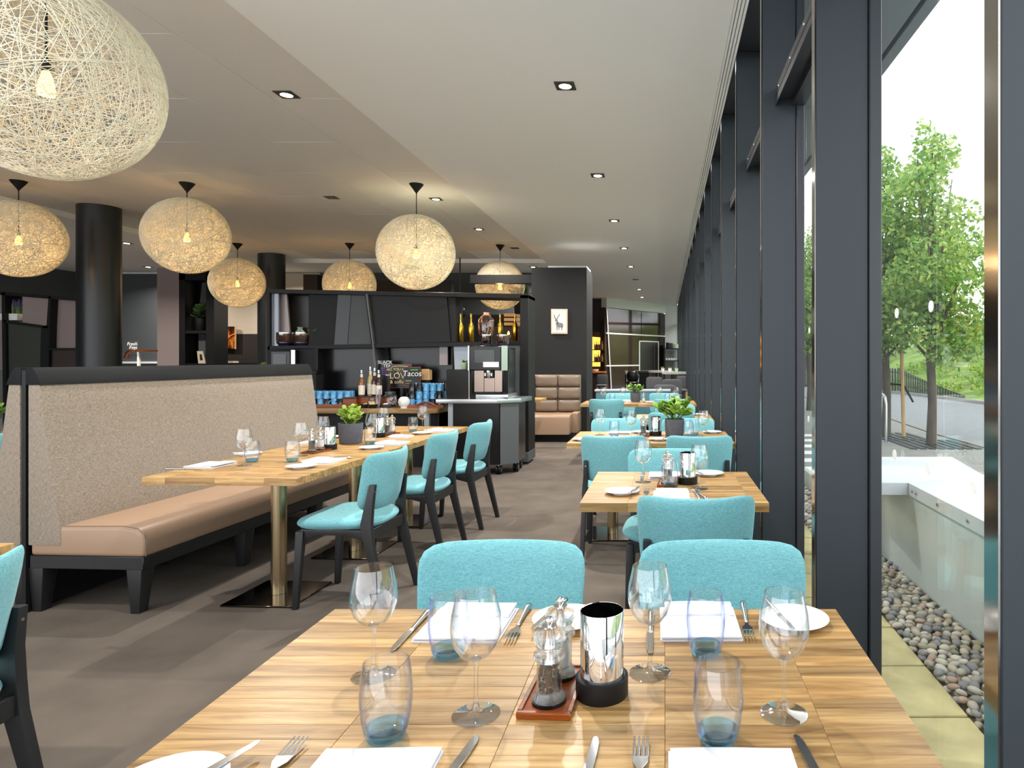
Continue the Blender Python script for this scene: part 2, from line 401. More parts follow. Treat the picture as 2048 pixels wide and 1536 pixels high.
for k in range(-1, NB-1):
    y = FIN0 + k*FINS
    w = struct(f'window_{k+2}', None, None, (0, y, 0)); w['label'] = f'tall fixed window pane in bay {k+2} of the glazed wall'
    link('frame_post', post_m, w); link('sill', sill_m, w); link('frame_head', head_m, w); link('transom', tran_m, w)
    link('pane', pane_m, w)
    if k < 3:
        for s in (.2, .5, .8, 1.1): link('screw', screw_m, w, (.575, s, 2.73))
    if -1 <= k < 4:
        for zz, off in ((1.49, .24), (1.055, .26)):
            for s in range(4): link('marking_dot', dot_m, w, (X_GL+.0118, off + s*.255, zz))

# ================================================================ OUTSIDE
gr = struct('ground', bx(.76, 60, -25, 80, -.30, -.035, m_pave2)); gr['label'] = 'grey paved forecourt outside the windows'
pv = struct('path', bx(.76, 1.16, -3, 16, -.034, -.03, m_gravelbed)); pv['label'] = 'sandstone slab path along the glazing'
slab = bx(.775, 1.15, .006, .404, -.03, .0, m_paving, .004, 'slab')
for i in range(-4, 26): link('paving_slab', slab, pv, (0, 1.635 + i*.41, 0))
st = struct('trim_3', bx(1.15, 1.50, -3, 16, -.034, -.02, m_gravelbed)); st['label'] = 'gravel bed beside the slab path'
# pebbles
PEB = [srgb(180,170,156), srgb(202,190,172), srgb(150,148,150), srgb(208,200,188), srgb(190,160,142), srgb(138,136,132), srgb(216,208,194), srgb(170,160,136)]
peb_mats = [M('pebble_%d' % i, c, .55, var=.12, vscale=30) for i, c in enumerate(PEB)]
def pebble_mesh(i):
    rnd = random.Random(i); b = MB(); n, m_ = 10, 5
    ax = (1.0, rnd.uniform(.62,.9), rnd.uniform(.42,.6)); ph = [rnd.uniform(0,6) for _ in range(4)]
    vs = [(0,0,-ax[2])]
    for a in range(1, m_):
        t = math.pi*a/m_
        for k in range(n):
            q = 2*math.pi*k/n; w = 1 + .10*math.sin(2*q+ph[0]) + .07*math.sin(3*q+ph[1])
            vs.append((ax[0]*math.sin(t)*math.cos(q)*w, ax[1]*math.sin(t)*math.sin(q)*w, -ax[2]*math.cos(t)))
    vs.append((0,0,ax[2])); L = len(vs)-1
    fs = [(0, 1+(k+1)%n, 1+k) for k in range(n)] + [(L, L-n+k, L-n+(k+1)%n) for k in range(n)]
    for a in range(m_-2):
        for k in range(n): fs.append((1+a*n+k, 1+a*n+(k+1)%n, 1+(a+1)*n+(k+1)%n, 1+(a+1)*n+k))
    return b.add(vs, fs)
peb_src = [pebble_mesh(i) for i in range(8)]
peb_me = [p.mesh('pebble', peb_mats[i], ang=80) for i, p in enumerate(peb_src)]
rp = random.Random(3)
spots = []
def grid_spots(y0, y1, pitch, layer):
    out = []; ny = int((y1-y0)/pitch); nxp = int(.34/pitch)
    for a in range(ny):
        for b in range(nxp+1):
            x = 1.168 + (b + (a % 2)*.5 + rp.uniform(-.2,.2))*pitch; y = y0 + (a + rp.uniform(-.25,.25))*pitch
            if x > 1.478: continue
            out.append((x, y, layer))
    return out
lower = grid_spots(1.2, 8.6, .046, 0)
upper = grid_spots(2.35, 4.75, .050, 1)
rp.shuffle(upper)
ind = sorted(upper, key=lambda s: s[1])[:300]
rest = [s for s in upper if s not in ind] + grid_spots(4.75, 8.6, .052, 1)
for x, y, _ in ind:
    i = rp.randrange(8); s = rp.uniform(.021, .030)
    o = link('pebble', peb_me[i], None, (x, y, .004 + s*.5), (rp.uniform(-.35,.35), rp.uniform(-.35,.35), rp.uniform(0, 6.28)), (s, s, s))
    tag(o, 'smooth rounded pebble in the gravel strip outside the window', 'pebble', 'pebbles in the gravel strip outside the window')
by = {i: MB() for i in range(8)}
for x, y, ly in lower + rest:
    i = rp.randrange(8); s = rp.uniform(.021,.028)
    mt = Matrix.Translation((x, y, -.012 + ly*.022 + s*.4)) @ Matrix.Rotation(rp.uniform(0,6.28),4,'Z') @ Matrix.Rotation(rp.uniform(-.3,.3),4,'X') @ Matrix.Scale(s,4)
    by[i].add([tuple(mt @ Vector(v)) for v in peb_src[i].v], peb_src[i].f)
allp = MB()
me = None; mats_idx = []
for i in range(8):
    allp.add(by[i].v, by[i].f); mats_idx += [i]*len(by[i].f)
me = bpy.data.meshes.new('pebble_bed'); me.from_pydata(allp.v, [], allp.f)
for mm in peb_mats: me.materials.append(mm)
me.polygons.foreach_set('material_index', mats_idx); me.polygons.foreach_set('use_smooth', [True]*len(me.polygons))
tag(link('pebbles', me), 'bed of small rounded pebbles lying between path and pale low wall', 'pebbles', kind='stuff')
# low pale wall with metal coping
lw = thing('low_wall', 'pale low garden wall with bolted aluminium coping beside the pebbles', 'wall', (1.49, 0, 0))
link('panel', bx(0, .05, -3, 4.75, -.035, .53, m_frosted), lw)
link('panel', bx(0, .05, 4.76, 12, -.035, .17, m_frosted), lw)
link('base_channel', bx(-.014, 0, -3, 12, -.034, .022, m_alu), lw)
link('coping', MB().prism([(-.012,.60),(.52,.66),(.52,.63),(.0,.575)], 'y', -3, 3.93).mesh('coping', m_coping), lw)
link('coping_face', bx(-.018, -.006, -3, 3.93, .53, .602, m_coping), lw)
cp = link('coping', MB().prism([(3.93,.60),(4.55,.665),(4.55,.63),(3.94,.56)], 'x', -.30, .52).mesh('coping', m_coping), lw)
link('coping_face', bx(-.30, -.02, 3.925, 3.935, .53, .602, m_coping), lw)
bolt = MB().lathe([(0,0),(.011,0),(.011,.006),(.006,.009),(0,.009)], 8).xf(Matrix.Rotation(R(-90),4,'Y')).mesh('bolt', m_steel)
for y in (2.2, 2.7, 3.15, 3.5, 3.8, 3.86): link('bolt', bolt, lw, (-.018, y, .565))
# hatched ground marking
hm = thing('ground_marking', 'pale hatched bars painted on the forecourt ground', 'marking', (2.2, 8.0, -.034))
for i in range(6): link('painted_bar', bx(-.62, .12, 0, .32, 0, .006, m_white), hm, (i*.14, i*.72, 0))
# road, kerbs, bank
struct('road', MB().prism([(5.1,-20),(5.1,12),(5.6,18),(3.5,45),(3.0,60),(5.6,60),(7.2,32),(9.2,25.5),(9.8,18),(9.8,-20)], 'z', -.036, -.028).mesh('road', m_road), label='grey road beyond the forecourt trees')
k1 = struct('kerb', MB().prism([(9.8,-20),(9.8,18),(9.2,25.5),(7.2,32),(5.6,60),(5.8,60),(7.4,32.1),(9.4,25.6),(10.0,18),(10.0,-20)], 'z', -.036, .07).mesh('kerb', m_pave2), label='pale kerb on the far side of the road')
struct('kerb', MB().prism([(4.95,-20),(4.95,12),(5.4,18),(3.3,45),(3.45,45),(5.58,18),(5.09,12),(5.09,-20)], 'z', -.036, -.015).mesh('kerb', m_pave2), label='low kerb between forecourt and road')
bank = MB(); bv, bf = [], []
prof = [(0,0.0),(1.0,.2),(3,.75),(7,2.0),(14,3.4),(30,4.4)]
line = [(10.0,-10),(10.0,6),(10.0,18),(9.4,25.6),(7.4,32.1),(5.9,60)]
for (lx, ly) in line:
    for (o_, z_) in prof: bv.append((lx+o_, ly + o_*.25, z_ - .03))
for a in range(len(line)-1):
    for b_ in range(len(prof)-1):
        n_ = len(prof); bf.append((a*n_+b_, a*n_+b_+1, (a+1)*n_+b_+1, (a+1)*n_+b_))
bank.add(bv, bf); struct('hill', bank.mesh('bank', m_bank), label='sloping green bank across the road')
# palisade fence
fe = thing('palisade_fence', 'black palisade fence at the foot of the green bank', 'fence', (0,0,0))
pts = [(5.5,40),(7.0,32.3),(9.3,25.9),(9.95,21.5)]
hts = [1.0,1.05,1.0,.12]
m_pal = M('black_fence', srgb(34,36,38), .6)
pale = bx(-.045,.045,-.01,.01,0,1,m_pal)
for a in range(3):
    p, q = Vector(pts[a]), Vector(pts[a+1]); L = (q-p).length; n_ = int(L/.16); an = math.atan2((q-p).y, (q-p).x)
    for i in range(n_):
        t = i/n_; c = p.lerp(q, t); h = hts[a]*(1-t)+hts[a+1]*t
        link('pale', pale, fe, (c.x, c.y, -.03), (0,0,an), (1,1,h))
    for hz in (.3, .8):
        rl = MB().prism([(p.x-.02,p.y+.015),(q.x-.02,q.y+.015),(q.x+.02,q.y+.045),(p.x+.02,p.y+.045)], 'z', 0, .04)
        rl.v = [(x,y,z+hz*(hts[a] if i % 4 in (0,3) else hts[a+1])) for i,(x,y,z) in enumerate(rl.v)]
        link('fence_rail', rl.mesh('rail', m_pal), fe)

# ---- trees
def leaf_cloud(centres, n, size, seed, mat, flat=.5):
    """n small leaf blades scattered on clumps (centre, radii); one mesh"""
    rg = np.random.default_rng(seed)
    c = np.array([q[0] for q in centres], float); r = np.array([q[1] for q in centres], float)
    w = (r.prod(axis=1))**.7; w /= w.sum()
    ix = rg.choice(len(c), n, p=w)
    d = rg.normal(size=(n,3)); d /= np.linalg.norm(d, axis=1)[:,None]
    rad = rg.uniform(.25, 1.0, n)**.5
    p = c[ix] + d*r[ix]*rad[:,None]
    u = rg.normal(size=(n,3)); u /= np.linalg.norm(u, axis=1)[:,None]
    v = np.cross(u, rg.normal(size=(n,3))); v /= np.linalg.norm(v, axis=1)[:,None]
    s = size*rg.uniform(.6, 1.3, n)[:,None]
    quad = np.stack([p-u*s, p+v*s*flat, p+u*s, p-v*s*flat], axis=1).reshape(-1,3)
    me = bpy.data.meshes.new('foliage'); me.vertices.add(n*4); me.vertices.foreach_set('co', quad.ravel())
    me.loops.add(n*4); me.loops.foreach_set('vertex_index', np.arange(n*4)); me.polygons.add(n)
    me.polygons.foreach_set('loop_start', np.arange(n)*4); me.update(calc_edges=True); me.materials.append(mat)
    return me
def street_tree(label, x, y, fork, top, wid, seed, n=9000, stake=False):
    rg = random.Random(seed)
    t = thing('street_tree', label, 'tree', (x, y, -.035))
    link('trunk', MB().tube([(0,0,0),(.02,0,fork*.5),(-.01,0,fork),(.02,.02,fork+.5)], [.085,.07,.065,.05], 10).mesh('trunk', m_bark), t)
    cl = []
    H = top - fork
    for i in range(13):
        a = i*2.4; z0 = fork - .05 + .05*i; ln = wid*(.35+.05*rg.random()); zz = fork + H*(.20 + .055*i)
        ex, ey = math.cos(a)*ln*(1-.045*i), math.sin(a)*ln*(1-.045*i)
        link('branch', MB().tube([(0,0,z0),(ex*.45,ey*.45,(z0+zz)/2-.1),(ex,ey,zz)], [.032,.02,.008], 6).mesh('branch', m_bark), t)
    link('branch', MB().tube([(0,0,fork),(.03,.02,fork+H*.5),(.02,0,top-.3)], [.05,.03,.008], 6).mesh('branch', m_bark), t)
    for i in range(30):
        f = i/29; zz = fork + .15 + (H-.3)*f
        rr = wid/2*(.62 + .5*math.sin(min(1, f*1.9)*math.pi*.5))*(1 - f**2.2*.80)
        a = rg.uniform(0, 6.28); q = rg.uniform(.35,.75)*rr
        cl.append(((math.cos(a)*q, math.sin(a)*q, zz), (rr*.55+.08, rr*.55+.08, .30)))
    fo = link('foliage', leaf_cloud(cl, n, .052, seed, m_leaf_tree), t); fo['kind'] = 'stuff'
    if stake:
        link('stake', MB().tube([(.30,-.05,0),(.26,-.04,1.9)], .035, 8).mesh('stake', m_lightwood), t)
        link('tie', MB().tube([(.0,0,.95),(.3,-.05,.92),(.45,-.1,.62)], .02, 6).mesh('tie', m_black), t)
    return t
street_tree('young leafy street tree with a bare straight trunk', 4.33, 10.55, 1.35, 5.15, 2.1, 11, 11000)
street_tree('staked street tree next to the metal bicycle hoop', 3.95, 11.6, 1.45, 5.1, 1.5, 12, 7000, True)
street_tree('small street tree seen through the narrow window gap', 3.9, 17.5, 1.5, 4.9, 1.7, 13, 6000)
for lab, x, y in (('dark tree pit grate around the single trunk', 4.33, 10.5), ('dark tree pit grate below the staked tree', 4.0, 11.6)):
    tp = thing('tree_grate', lab, 'grate', (x, y, -.034))
    for i in range(8): link('grate_bar', cbox(.09, 1.1, .012, m_pal), tp, (-.5+i*.142, 0, 0))
hp = thing('bicycle_hoop', 'galvanised steel bicycle hoop beside the staked tree', 'bicycle rack', (3.72, 11.2, -.035))
link('hoop', MB().tube([(-.02,-.35,0),(-.02,-.35,.62),(-.02,-.30,.74),(-.02,-.2,.78),(-.02,.2,.78),(-.02,.30,.74),(-.02,.35,.62),(-.02,.35,0)], .025, 10).mesh('hoop', m_alu), hp)
sp = thing('sign_post', 'slim pale post standing on the green bank', 'post', (11.4, 21.5, .3))
link('post', cbox(.16, .16, 1.75, m_white, .01), sp); link('cap', cbox(.2,.2,.04, m_alu), sp, (0,0,1.75))
def bushy_tree(label, x, y, z, h, w, seed, n, mat=m_leaf_far):
    rg = random.Random(seed); t = thing('bank_tree', label, 'tree', (x, y, z))
    link('trunk', MB().tube([(0,0,-.3),(.05,0,h*.3),(0,.05,h*.7)], [.16,.12,.04], 8).mesh('trunk', m_bark), t)
    cl = []
    for i in range(26):
        f = rg.random(); a = rg.uniform(0, 6.28); rr = w/2*math.sin(math.pi*(.18+.74*f))
        q = rr*rg.uniform(.3,.9); cl.append(((math.cos(a)*q, math.sin(a)*q, h*(.12+.82*f)), (w*.2, w*.2, h*.11)))
    fo = link('foliage', leaf_cloud(cl, n, .10, seed, mat), t); fo['kind'] = 'stuff'
BT = [('bright green bank tree behind the slim pale post', 13.5,24,.9,5.6,4.6), ('tall bank tree rising behind the staked tree', 12.2,30,1.2,6.6,4.8), ('broad bank tree above the palisade fence', 11.5,36,1.4,6.4,5.0),
      ('yellowish bank tree at the window frame edge', 14.2,19.5,.8,5.0,4.2), ('bank tree far along the road bend', 9.5,44,1.0,7.5,5.5), ('rounded bank tree seen in the narrow window gap', 9.2,50,1.0,8.5,6.5), ('dense bank tree behind the yellowish one', 17.5,23,2.2,6.0,5.0), ('low bushy bank tree close to the road', 15.0,15.5,1.0,5.2,4.5)]
for i, (lb, x, y, z, h, w) in enumerate(BT): bushy_tree(lb, x, y, z, h, w, 40+i, 6500)
gc = []
rg = random.Random(9)
for i in range(90):
    o_ = rg.uniform(.6, 6); y = rg.uniform(14, 40); lx = 10.0 if y < 18 else 10.0-.6*(y-18)/7.6 if y < 25.6 else 9.4-2.0*(y-25.6)/6.5 if y<32 else 7.4
    gc.append(((lx+o_, y+o_*.25, .12+o_*.24), (.6,.6,.22)))
tag(link('undergrowth', leaf_cloud(gc, 12000, .07, 77, m_leaf_far)), 'leafy ground cover growing over the bank', 'ground cover', kind='stuff')
# canopy of the building outside
so = struct('roof', bx(.79, 1.60, -8, 26, 3.60, 3.85, m_soffit)); so['label'] = 'grey roof overhang outside the glazing'
for i in range(-3, 11):
    link('soffit_panel', bx(.79, 1.60, 0, 2.38, 3.585, 3.6, m_soffit, .004), so, (0, i*2.4+1.0, 0))
    link('fascia_panel', bx(1.635, 1.72, 0, 2.38, 3.585, 3.95, m_soffit, .004), so, (0, i*2.4+1.0, 0))
link('groove', bx(1.60, 1.635, -8, 26, 3.64, 3.85, m_frame), so)

# ================================================================ TABLES
ZT = .75; TH = .038
def stave_cols(x0, x1, L, first):
    xs = [x0]; x = x0 + first
    while x < x1 - .03: xs.append(x); x += L
    return xs + [x1]
def table(label, w, d, loc, rz=0, legs=((0,0),), staves=True, group='oak topped pedestal tables', first=.2, rows=18, plate=.40):
    """loc: centre of the table on the floor"""
    t = thing('dining_table', label, 'table', loc, rz, group)
    if staves:
        top = link('tabletop', bx(-w/2+.004, w/2-.004, -d/2+.004, d/2-.004, ZT-TH+.003, ZT-.004, m_oak_core), t)
        xs = stave_cols(-w/2, w/2, .258, first); rd = d/rows
        for i in range(len(xs)-1):
            L = round(xs[i+1]-xs[i], 4)
            me = cached(('stave', L, round(rd,4)), lambda: bx(0, L-.0004, 0, rd-.0004, ZT-TH, ZT, m_oak, .0006, 'stave'))
            for j in range(rows): link('stave', me, top, (xs[i], -d/2+j*rd, 0))
    else:
        link('tabletop', bx(-w/2, w/2, -d/2, d/2, ZT-TH, ZT, m_oak_top, .001), t)
    for lx, ly in legs:
        link('column', cached('tcol', lambda: MB().lathe([(0,.012),(.041,.012),(.041,ZT-TH-.008),(0,ZT-TH-.008)], 28).mesh('column', m_brass)), t, (lx,ly,0))
        link('base_plate', cached(('tbase',plate), lambda: bx(-plate/2,plate/2,-plate/2,plate/2,0,.011,m_plate_steel,.002)), t, (lx,ly,0))
        link('top_flange', cached('tfl', lambda: bx(-.15,.15,-.15,.15,ZT-TH-.008,ZT-TH,m_black)), t, (lx,ly,0))
    return t
T1 = table('large oak front table by the window, laid for four', 1.202, .74, (-.19, 1.19, 0), 0, ((-.3,0),(.3,0)), first=.276)
T2 = table('square oak window table laid for two, behind the turned teal chair', .79, .752, (.0415, 3.083, 0), 0, ((0,0),), first=.2)
T3 = table('oak window table with the big leafy pot plant', 1.2, .755, (-.098, 5.005, 0), 0, ((-.3,0),(.3,0)), first=.13)
T4 = table('small oak window table behind the big pot plant', .78, .75, (.095, 6.675, 0), 0, staves=False)
T5 = table('far oak table carrying the small pot plant', .77, .75, (-.738, 9.0, 0), 0, staves=False)
T5b = table('far oak table pushed up to the fins', .775, .75, (.0375, 9.0, 0), 0, staves=False)
AL = R(-2.5)
dirv = (math.sin(-AL), math.cos(AL)); lefv = (-math.cos(AL), math.sin(-AL))
C0 = (-1.85, 3.26)
def LP(u, v): return (C0[0] + lefv[0]*u + dirv[0]*v, C0[1] + lefv[1]*u + dirv[1]*v)
for i, lb in enumerate(('oak table at the open end of the beige bench', 'oak table with the jade plant along the beige bench', 'oak table at the mug counter end of the beige bench')):
    x, y = LP(.40, .42 + i*.842)
    table(lb, .80, .838, (x, y, 0), AL, ((.02,.03),), first=.12, rows=20)
TL = table('oak table cut off by the picture edge beside the teal chair', .80, .72, (-2.52, 1.76, 0), 0, staves=False)
TL2 = table('oak table on the hidden side of the beige bench', .75, .8, (-5.42, 5.0, 0), 0, staves=False)

# ================================================================ CHAIRS
def chair_meshes():
    def back_fn(x, y, z):
        u = x/.225
        yy = .212 + y - .088*abs(u)**2.2 + (z+.685-.53)*.20
        return (x*(1+.05*(z/.16)), yy, z + .680 + .020*abs(u)**3*max(0, z/.16))
    back = MB().pad(.44, .315, .05, 6.4, 60, fn=back_fn).mesh('backrest', m_teal, ang=60)
    def seat_fn(x, y, z):
        # pad lies flat: x, z -> x, y ; y -> height
        q = z/.23
        return (x*(1 - .06*q), z - .01, .452 - y*1.0 + .012*(x/.23)**2)
    seat = MB().pad(.47, .46, .084, 3.4, 44, fn=seat_fn, e2=5.0).mesh('seat', m_teal, ang=60)
    mb = {}
    for s in (-1, 1):
        mb['rl%d' % s] = MB().bar([(s*.205,.285,0),(s*.198,.195,.38),(s*.196,.185,.46),(s*.188,.196,.56),(s*.186,.214,.672)], [.014,.016,.017,.016,.014], [.016,.026,.030,.022,.016]).mesh('leg', m_blackwood, .004, 2)
        mb['fl%d' % s] = MB().bar([(s*.205,-.205,0),(s*.195,-.18,.42)], [.013,.018], [.015,.022]).mesh('leg', m_blackwood, .004, 2)
        mb['sr%d' % s] = MB().prism([(-.18,.43),(-.18,.375),(-.06,.40),(.06,.40),(.20,.365),(.20,.43)], 'x', s*.192-.012, s*.192+.012).mesh('rail', m_blackwood, .002)
    mb['fr'] = bx(-.18,.18,-.19,-.168,.375,.43,m_blackwood,.002); mb['br'] = bx(-.185,.185,.19,.212,.37,.43,m_blackwood,.002)
    bolt = MB().lathe([(0,0),(.006,0),(.005,.003),(0,.003)], 10).xf(Matrix.Rotation(R(-90),4,'X')).mesh('bolt', m_steel)
    return back, seat, mb, bolt
CB, CS, CM, CBOLT = chair_meshes()
def chair(label, x, y, rz, group='teal upholstered dining chairs'):
    t = thing('dining_chair', label, 'chair', (x, y, 0), rz, group)
    link('seat', CS, t); link('backrest', CB, t)
    for s in (-1, 1):
        l = link('leg', CM['rl%d' % s], t); link('bolt', CBOLT, l, (s*.187, .2235, .635))
        link('leg', CM['fl%d' % s], t); link('side_rail', CM['sr%d' % s], t)
    link('front_rail', CM['fr'], t); link('back_rail', CM['br'], t)
    return t
PI = math.pi
chair('teal chair at the front table nearest the aisle, facing the camera', -.44, 1.575, 0)
chair('teal chair at the front table nearest the window, facing the camera', .155, 1.575, 0)
chair('teal chair turned away from the camera at the square window table', .120, 2.655, PI)
chair('teal chair behind the wine glasses of the square window table', .02, 3.46, 0)
chair('teal chair turned away at the pot plant table, aisle side', -.34, 4.56, PI)
chair('teal chair turned away at the pot plant table, fin side', .235, 4.56, PI)
chair('teal chair facing the camera behind the pot plant table, aisle side', -.40, 5.36, 0)
chair('teal chair facing the camera behind the pot plant table, fin side', .20, 5.36, 0)
chair('teal chair half hidden behind the leaves of the big pot plant', .067, 6.42, PI)
chair('teal chair facing the camera at the small table behind the plant', .12, 7.06, 0)
chair('teal chair turned away at the far table, standing out on the aisle side', -.745, 8.52, PI)
chair('teal chair turned away at the far table beside the fins', .08, 8.52, PI)
chair('far teal chair facing the camera, left of the small pot plant', -.65, 9.50, 0)
chair('far teal chair facing the camera, right of the small pot plant', .0, 9.50, 0)
chair('teal chair at the open end of the beige bench tables', -1.775, 3.70, R(-93))
chair('middle one of the three teal chairs facing the beige bench', -1.765, 4.60, R(-93))
chair('teal chair facing the beige bench nearest the coffee trolley', -1.72, 5.36, R(-93))
chair('teal chair cut off by the lower corner of the picture', -1.99, 1.60, R(-90))
chair('teal chair glimpsed on the hidden side of the beige bench', -4.78, 4.62, R(-90))

# ================================================================ BENCH (two back to back)
BL = 2.42; BA = R(-3.2)
def bench(label, side):
    t = thing('upholstered_bench', label, 'bench', (-3.40, 3.45, 0), BA, 'back to back dining benches')
    s = side
    g = lambda poly: [(s*x, z) for x, z in poly]
    link('back_panel', MB().prism(g([(.022,.36),(.022,1.215),(.088,1.215),(.104,1.10),(.128,.92),(.155,.72),(.185,.55),(.205,.44),(.205,.36)]), 'y', 0, BL).mesh('back', m_beige, .008, 2, ang=50), t)
    link('top_rail', MB().prism(g([(.012,1.212),(.012,1.305),(.05,1.305),(.072,1.275),(.088,1.24),(.098,1.212)]), 'y', -.004, BL+.004).mesh('rail', m_rail, .004, 2), t)
    prof = [(.03,.305),(.03,.445),(.20,.462),(.55,.466),(.625,.455),(.658,.425),(.668,.385),(.662,.305)]
    se = link('seat', MB().prism(g(prof), 'y', .004, BL-.004).mesh('seat', m_leather, .022, 3, ang=60), t)
    link('seam', MB().tube([(s*.21,.012,.463),(s*.55,.012,.468),(s*.628,.012,.456),(s*.66,.012,.425),(s*.668,.012,.31)], .0022, 6).mesh('seam', m_leather2), se)
    if s > 0: link('gap_shade_filler', bx(-.010, .012, -.002, BL, .0, 1.29, m_black), t)  # black filler added as the dark shade in the gap between the benches
    link('base_frame', bx(min(s*.02,s*.655), max(s*.02,s*.655), .01, BL-.01, .235, .306, m_blackwood, .004), t)
    for y in (.012, .80, 1.58, BL-.10):
        for a, b in ((.60,.042), (.05,.042)):
            link('leg', MB().bar([(s*(a-.005), y+.04, 0),(s*a, y+.045, .236)], [.024,.042], [.028,.044]).mesh('leg', m_blackwood, .003), t)
    return t
bench('beige woven bench with tan seat facing the teal chairs', 1)
bench('beige bench back to back with the long one, facing away from the aisle', -1)

# ================================================================ TABLEWARE
def me_wine():
    foot = MB().lathe([(0,0),(.039,0),(.040,.0012),(.036,.0028),(.014,.0055),(.0065,.011),(.0045,.02),(0,.02)], 36).mesh('foot', m_glass_solid, ang=60)
    stem = MB().lathe([(0,.02),(.0045,.02),(.0038,.045),(.0038,.075),(.0052,.088),(.010,.094),(0,.096)], 16).mesh('stem', m_glass_solid, ang=60)
    o = [(.0005,.093),(.012,.0945),(.026,.103),(.036,.118),(.0415,.136),(.0425,.15),(.0405,.170),(.036,.19),(.0330,.205)]
    i = [(max(.0002, r-.0012), z+(.0012 if k < 3 else 0)) for k, (r, z) in enumerate(o)][::-1]
    bowl = MB().lathe(o + i, 40).mesh('bowl', m_glass, ang=60)
    return foot, stem, bowl
def me_tumbler():
    base = MB().lathe([(0,0),(.024,0),(.0275,.002),(.0315,.010),(.0335,.018),(.030,.0205),(.02,.0165),(0,.015)], 36).mesh('base', m_bluebase, ang=50)
    o = [(.0318,.0105),(.0338,.018),(.0372,.034),(.0398,.058),(.0400,.075),(.0378,.100),(.0345,.122)]
    i = [(r-.0016, z) for r, z in o][::-1]
    body = MB().lathe(o + i, 40).mesh('body', m_tumbler, ang=60)
    return base, body
WF, WS, WB = me_wine(); TBA, TBO = me_tumbler()
def wine(label, x, y, z=ZT, group='wine glasses', s=1.0):
    t = thing('wine_glass', label, 'wine glass', (x, y, z), 0, group); t.scale = (s,s,s)
    link('foot', WF, t); link('stem', WS, t); link('bowl', WB, t)
def tumbler(label, x, y, z=ZT, group='blue based tumblers', s=1.0):
    t = thing('tumbler', label, 'tumbler', (x, y, z), 0, group); t.scale = (s,s,s)
    link('base', TBA, t); link('body', TBO, t)
PLATE = MB().lathe([(0,.004),(.040,.004),(.052,.0065),(.0765,.0135),(.078,.0148),(.076,.0150),(.052,.0095),(.044,.007),(0,.0068)], 40).mesh('plate', m_china, ang=60)
PLATE_BOT = MB().lathe([(.03,0),(.042,0),(.042,.0045),(.03,.0045)], 32, closed=True).mesh('foot_ring', m_china)
def plate(label, x, y, z=ZT):
    t = thing('side_plate', label, 'plate', (x, y, z), 0, 'white side plates'); link('dish', PLATE, t); link('foot_ring', PLATE_BOT, t)
def napkin_mesh(seed, w=.185, d=.175):
    rg = random.Random(seed); b = MB()
    def sheet(x0, x1, y0, y1, z0, z1, amp):
        n, m_ = 10, 8; vs, fs = [], []
        for lay, zb in ((0, z0), (1, z1)):
            for j in range(m_+1):
                for i in range(n+1):
                    x = x0+(x1-x0)*i/n; y = y0+(y1-y0)*j/m_
                    ed = min(i, n-i, j, m_-j); drop = 0 if ed else .0025
                    vs.append((x, y, zb + (0 if lay == 0 else amp*math.sin(x*31+seed)*math.cos(y*27+seed*2) - drop)))
        o = (n+1)*(m_+1)
        for j in range(m_):
            for i in range(n):
                a = j*(n+1)+i
                fs.append((a, a+n+1, a+n+2, a+1)); fs.append((o+a, o+a+1, o+a+n+2, o+a+n+1))
        rim = [i for i in range(n)] + [n+j*(n+1) for j in range(m_)] + [m_*(n+1)+n-i for i in range(n)] + [(m_-j)*(n+1) for j in range(m_)]
        for a, c in zip(rim, rim[1:]+rim[:1]): fs.append((a, c, o+c, o+a))
        b.add(vs, fs)
    sheet(-w/2, w/2, -d/2, d/2, 0, .006, .0005)
    sheet(-w/2+.002, w/2-.003, -d/2+.001, d/2-.012, .0058, .0115, .0008)
    sheet(-w/2+.012, w/2-.006, d*.10, d/2+.004, .0112, .018, .0012)
    return b.mesh('napkin', m_linen, ang=60)
NAP = [napkin_mesh(i) for i in range(3)]
ncount = [0]
def napkin(label, x, y, rz=0, z=ZT, s=(1,1,1)):
    ncount[0] += 1
    o = link('napkin', NAP[ncount[0] % 3], None, (x, y, z), (0,0,rz), s); tag(o, label, 'napkin', 'folded white napkins')
def me_knife():
    bl = [(0,.0)]+[(.0085,.004),(.0095,.02),(.0098,.06),(.0088,.088),(.0055,.102),(.001,.108),(-.004,.104),(-.0055,.07),(-.0055,.02),(-.005,.0)]
    blade = MB().prism(bl, 'z', .0022, .0036).mesh('blade', m_steel, .0004, 1)
    handle = MB().tube([(0,.004,.003),(0,-.012,.0036),(0,-.05,.0046),(0,-.085,.005),(0,-.105,.0045),(0,-.112,.0035)], [.004,.0042,.0052,.0062,.0060,.003], 12, sx=1.25, flat=(0,0,1)).mesh('handle', m_steel, ang=60)
    return blade, handle
def me_fork():
    b = MB()
    b.prism([(-.003,0),(.003,0),(.0045,.02),(.0115,.034),(.0125,.048),(-.0125,.048),(-.0115,.034),(-.0045,.02)], 'z', .003, .0052)
    for i in range(4):
        x = -.0125 + i*.0068
        b.add([(x,.047,.003),(x+.0045,.047,.003),(x+.0045,.047,.0052),(x,.047,.0052),(x+.0008,.092,.0085),(x+.0036,.092,.0085),(x+.0036,.092,.0098),(x+.0008,.092,.0098)], [(3,2,1,0),(4,5,6,7),(0,1,5,4),(1,2,6,5),(2,3,7,6),(3,0,4,7)])
    head = b.mesh('head', m_steel, .0005, 1)
    handle = MB().tube([(0,.004,.004),(0,-.02,.0048),(0,-.06,.0052),(0,-.09,.0048),(0,-.108,.0042),(0,-.114,.0034)], [.0034,.0036,.005,.0074,.0074,.003], 12, sx=1.15, flat=(0,0,1)).mesh('handle', m_steel, ang=60)
    return head, handle
KB, KH = me_knife(); FH, FN_ = me_fork()
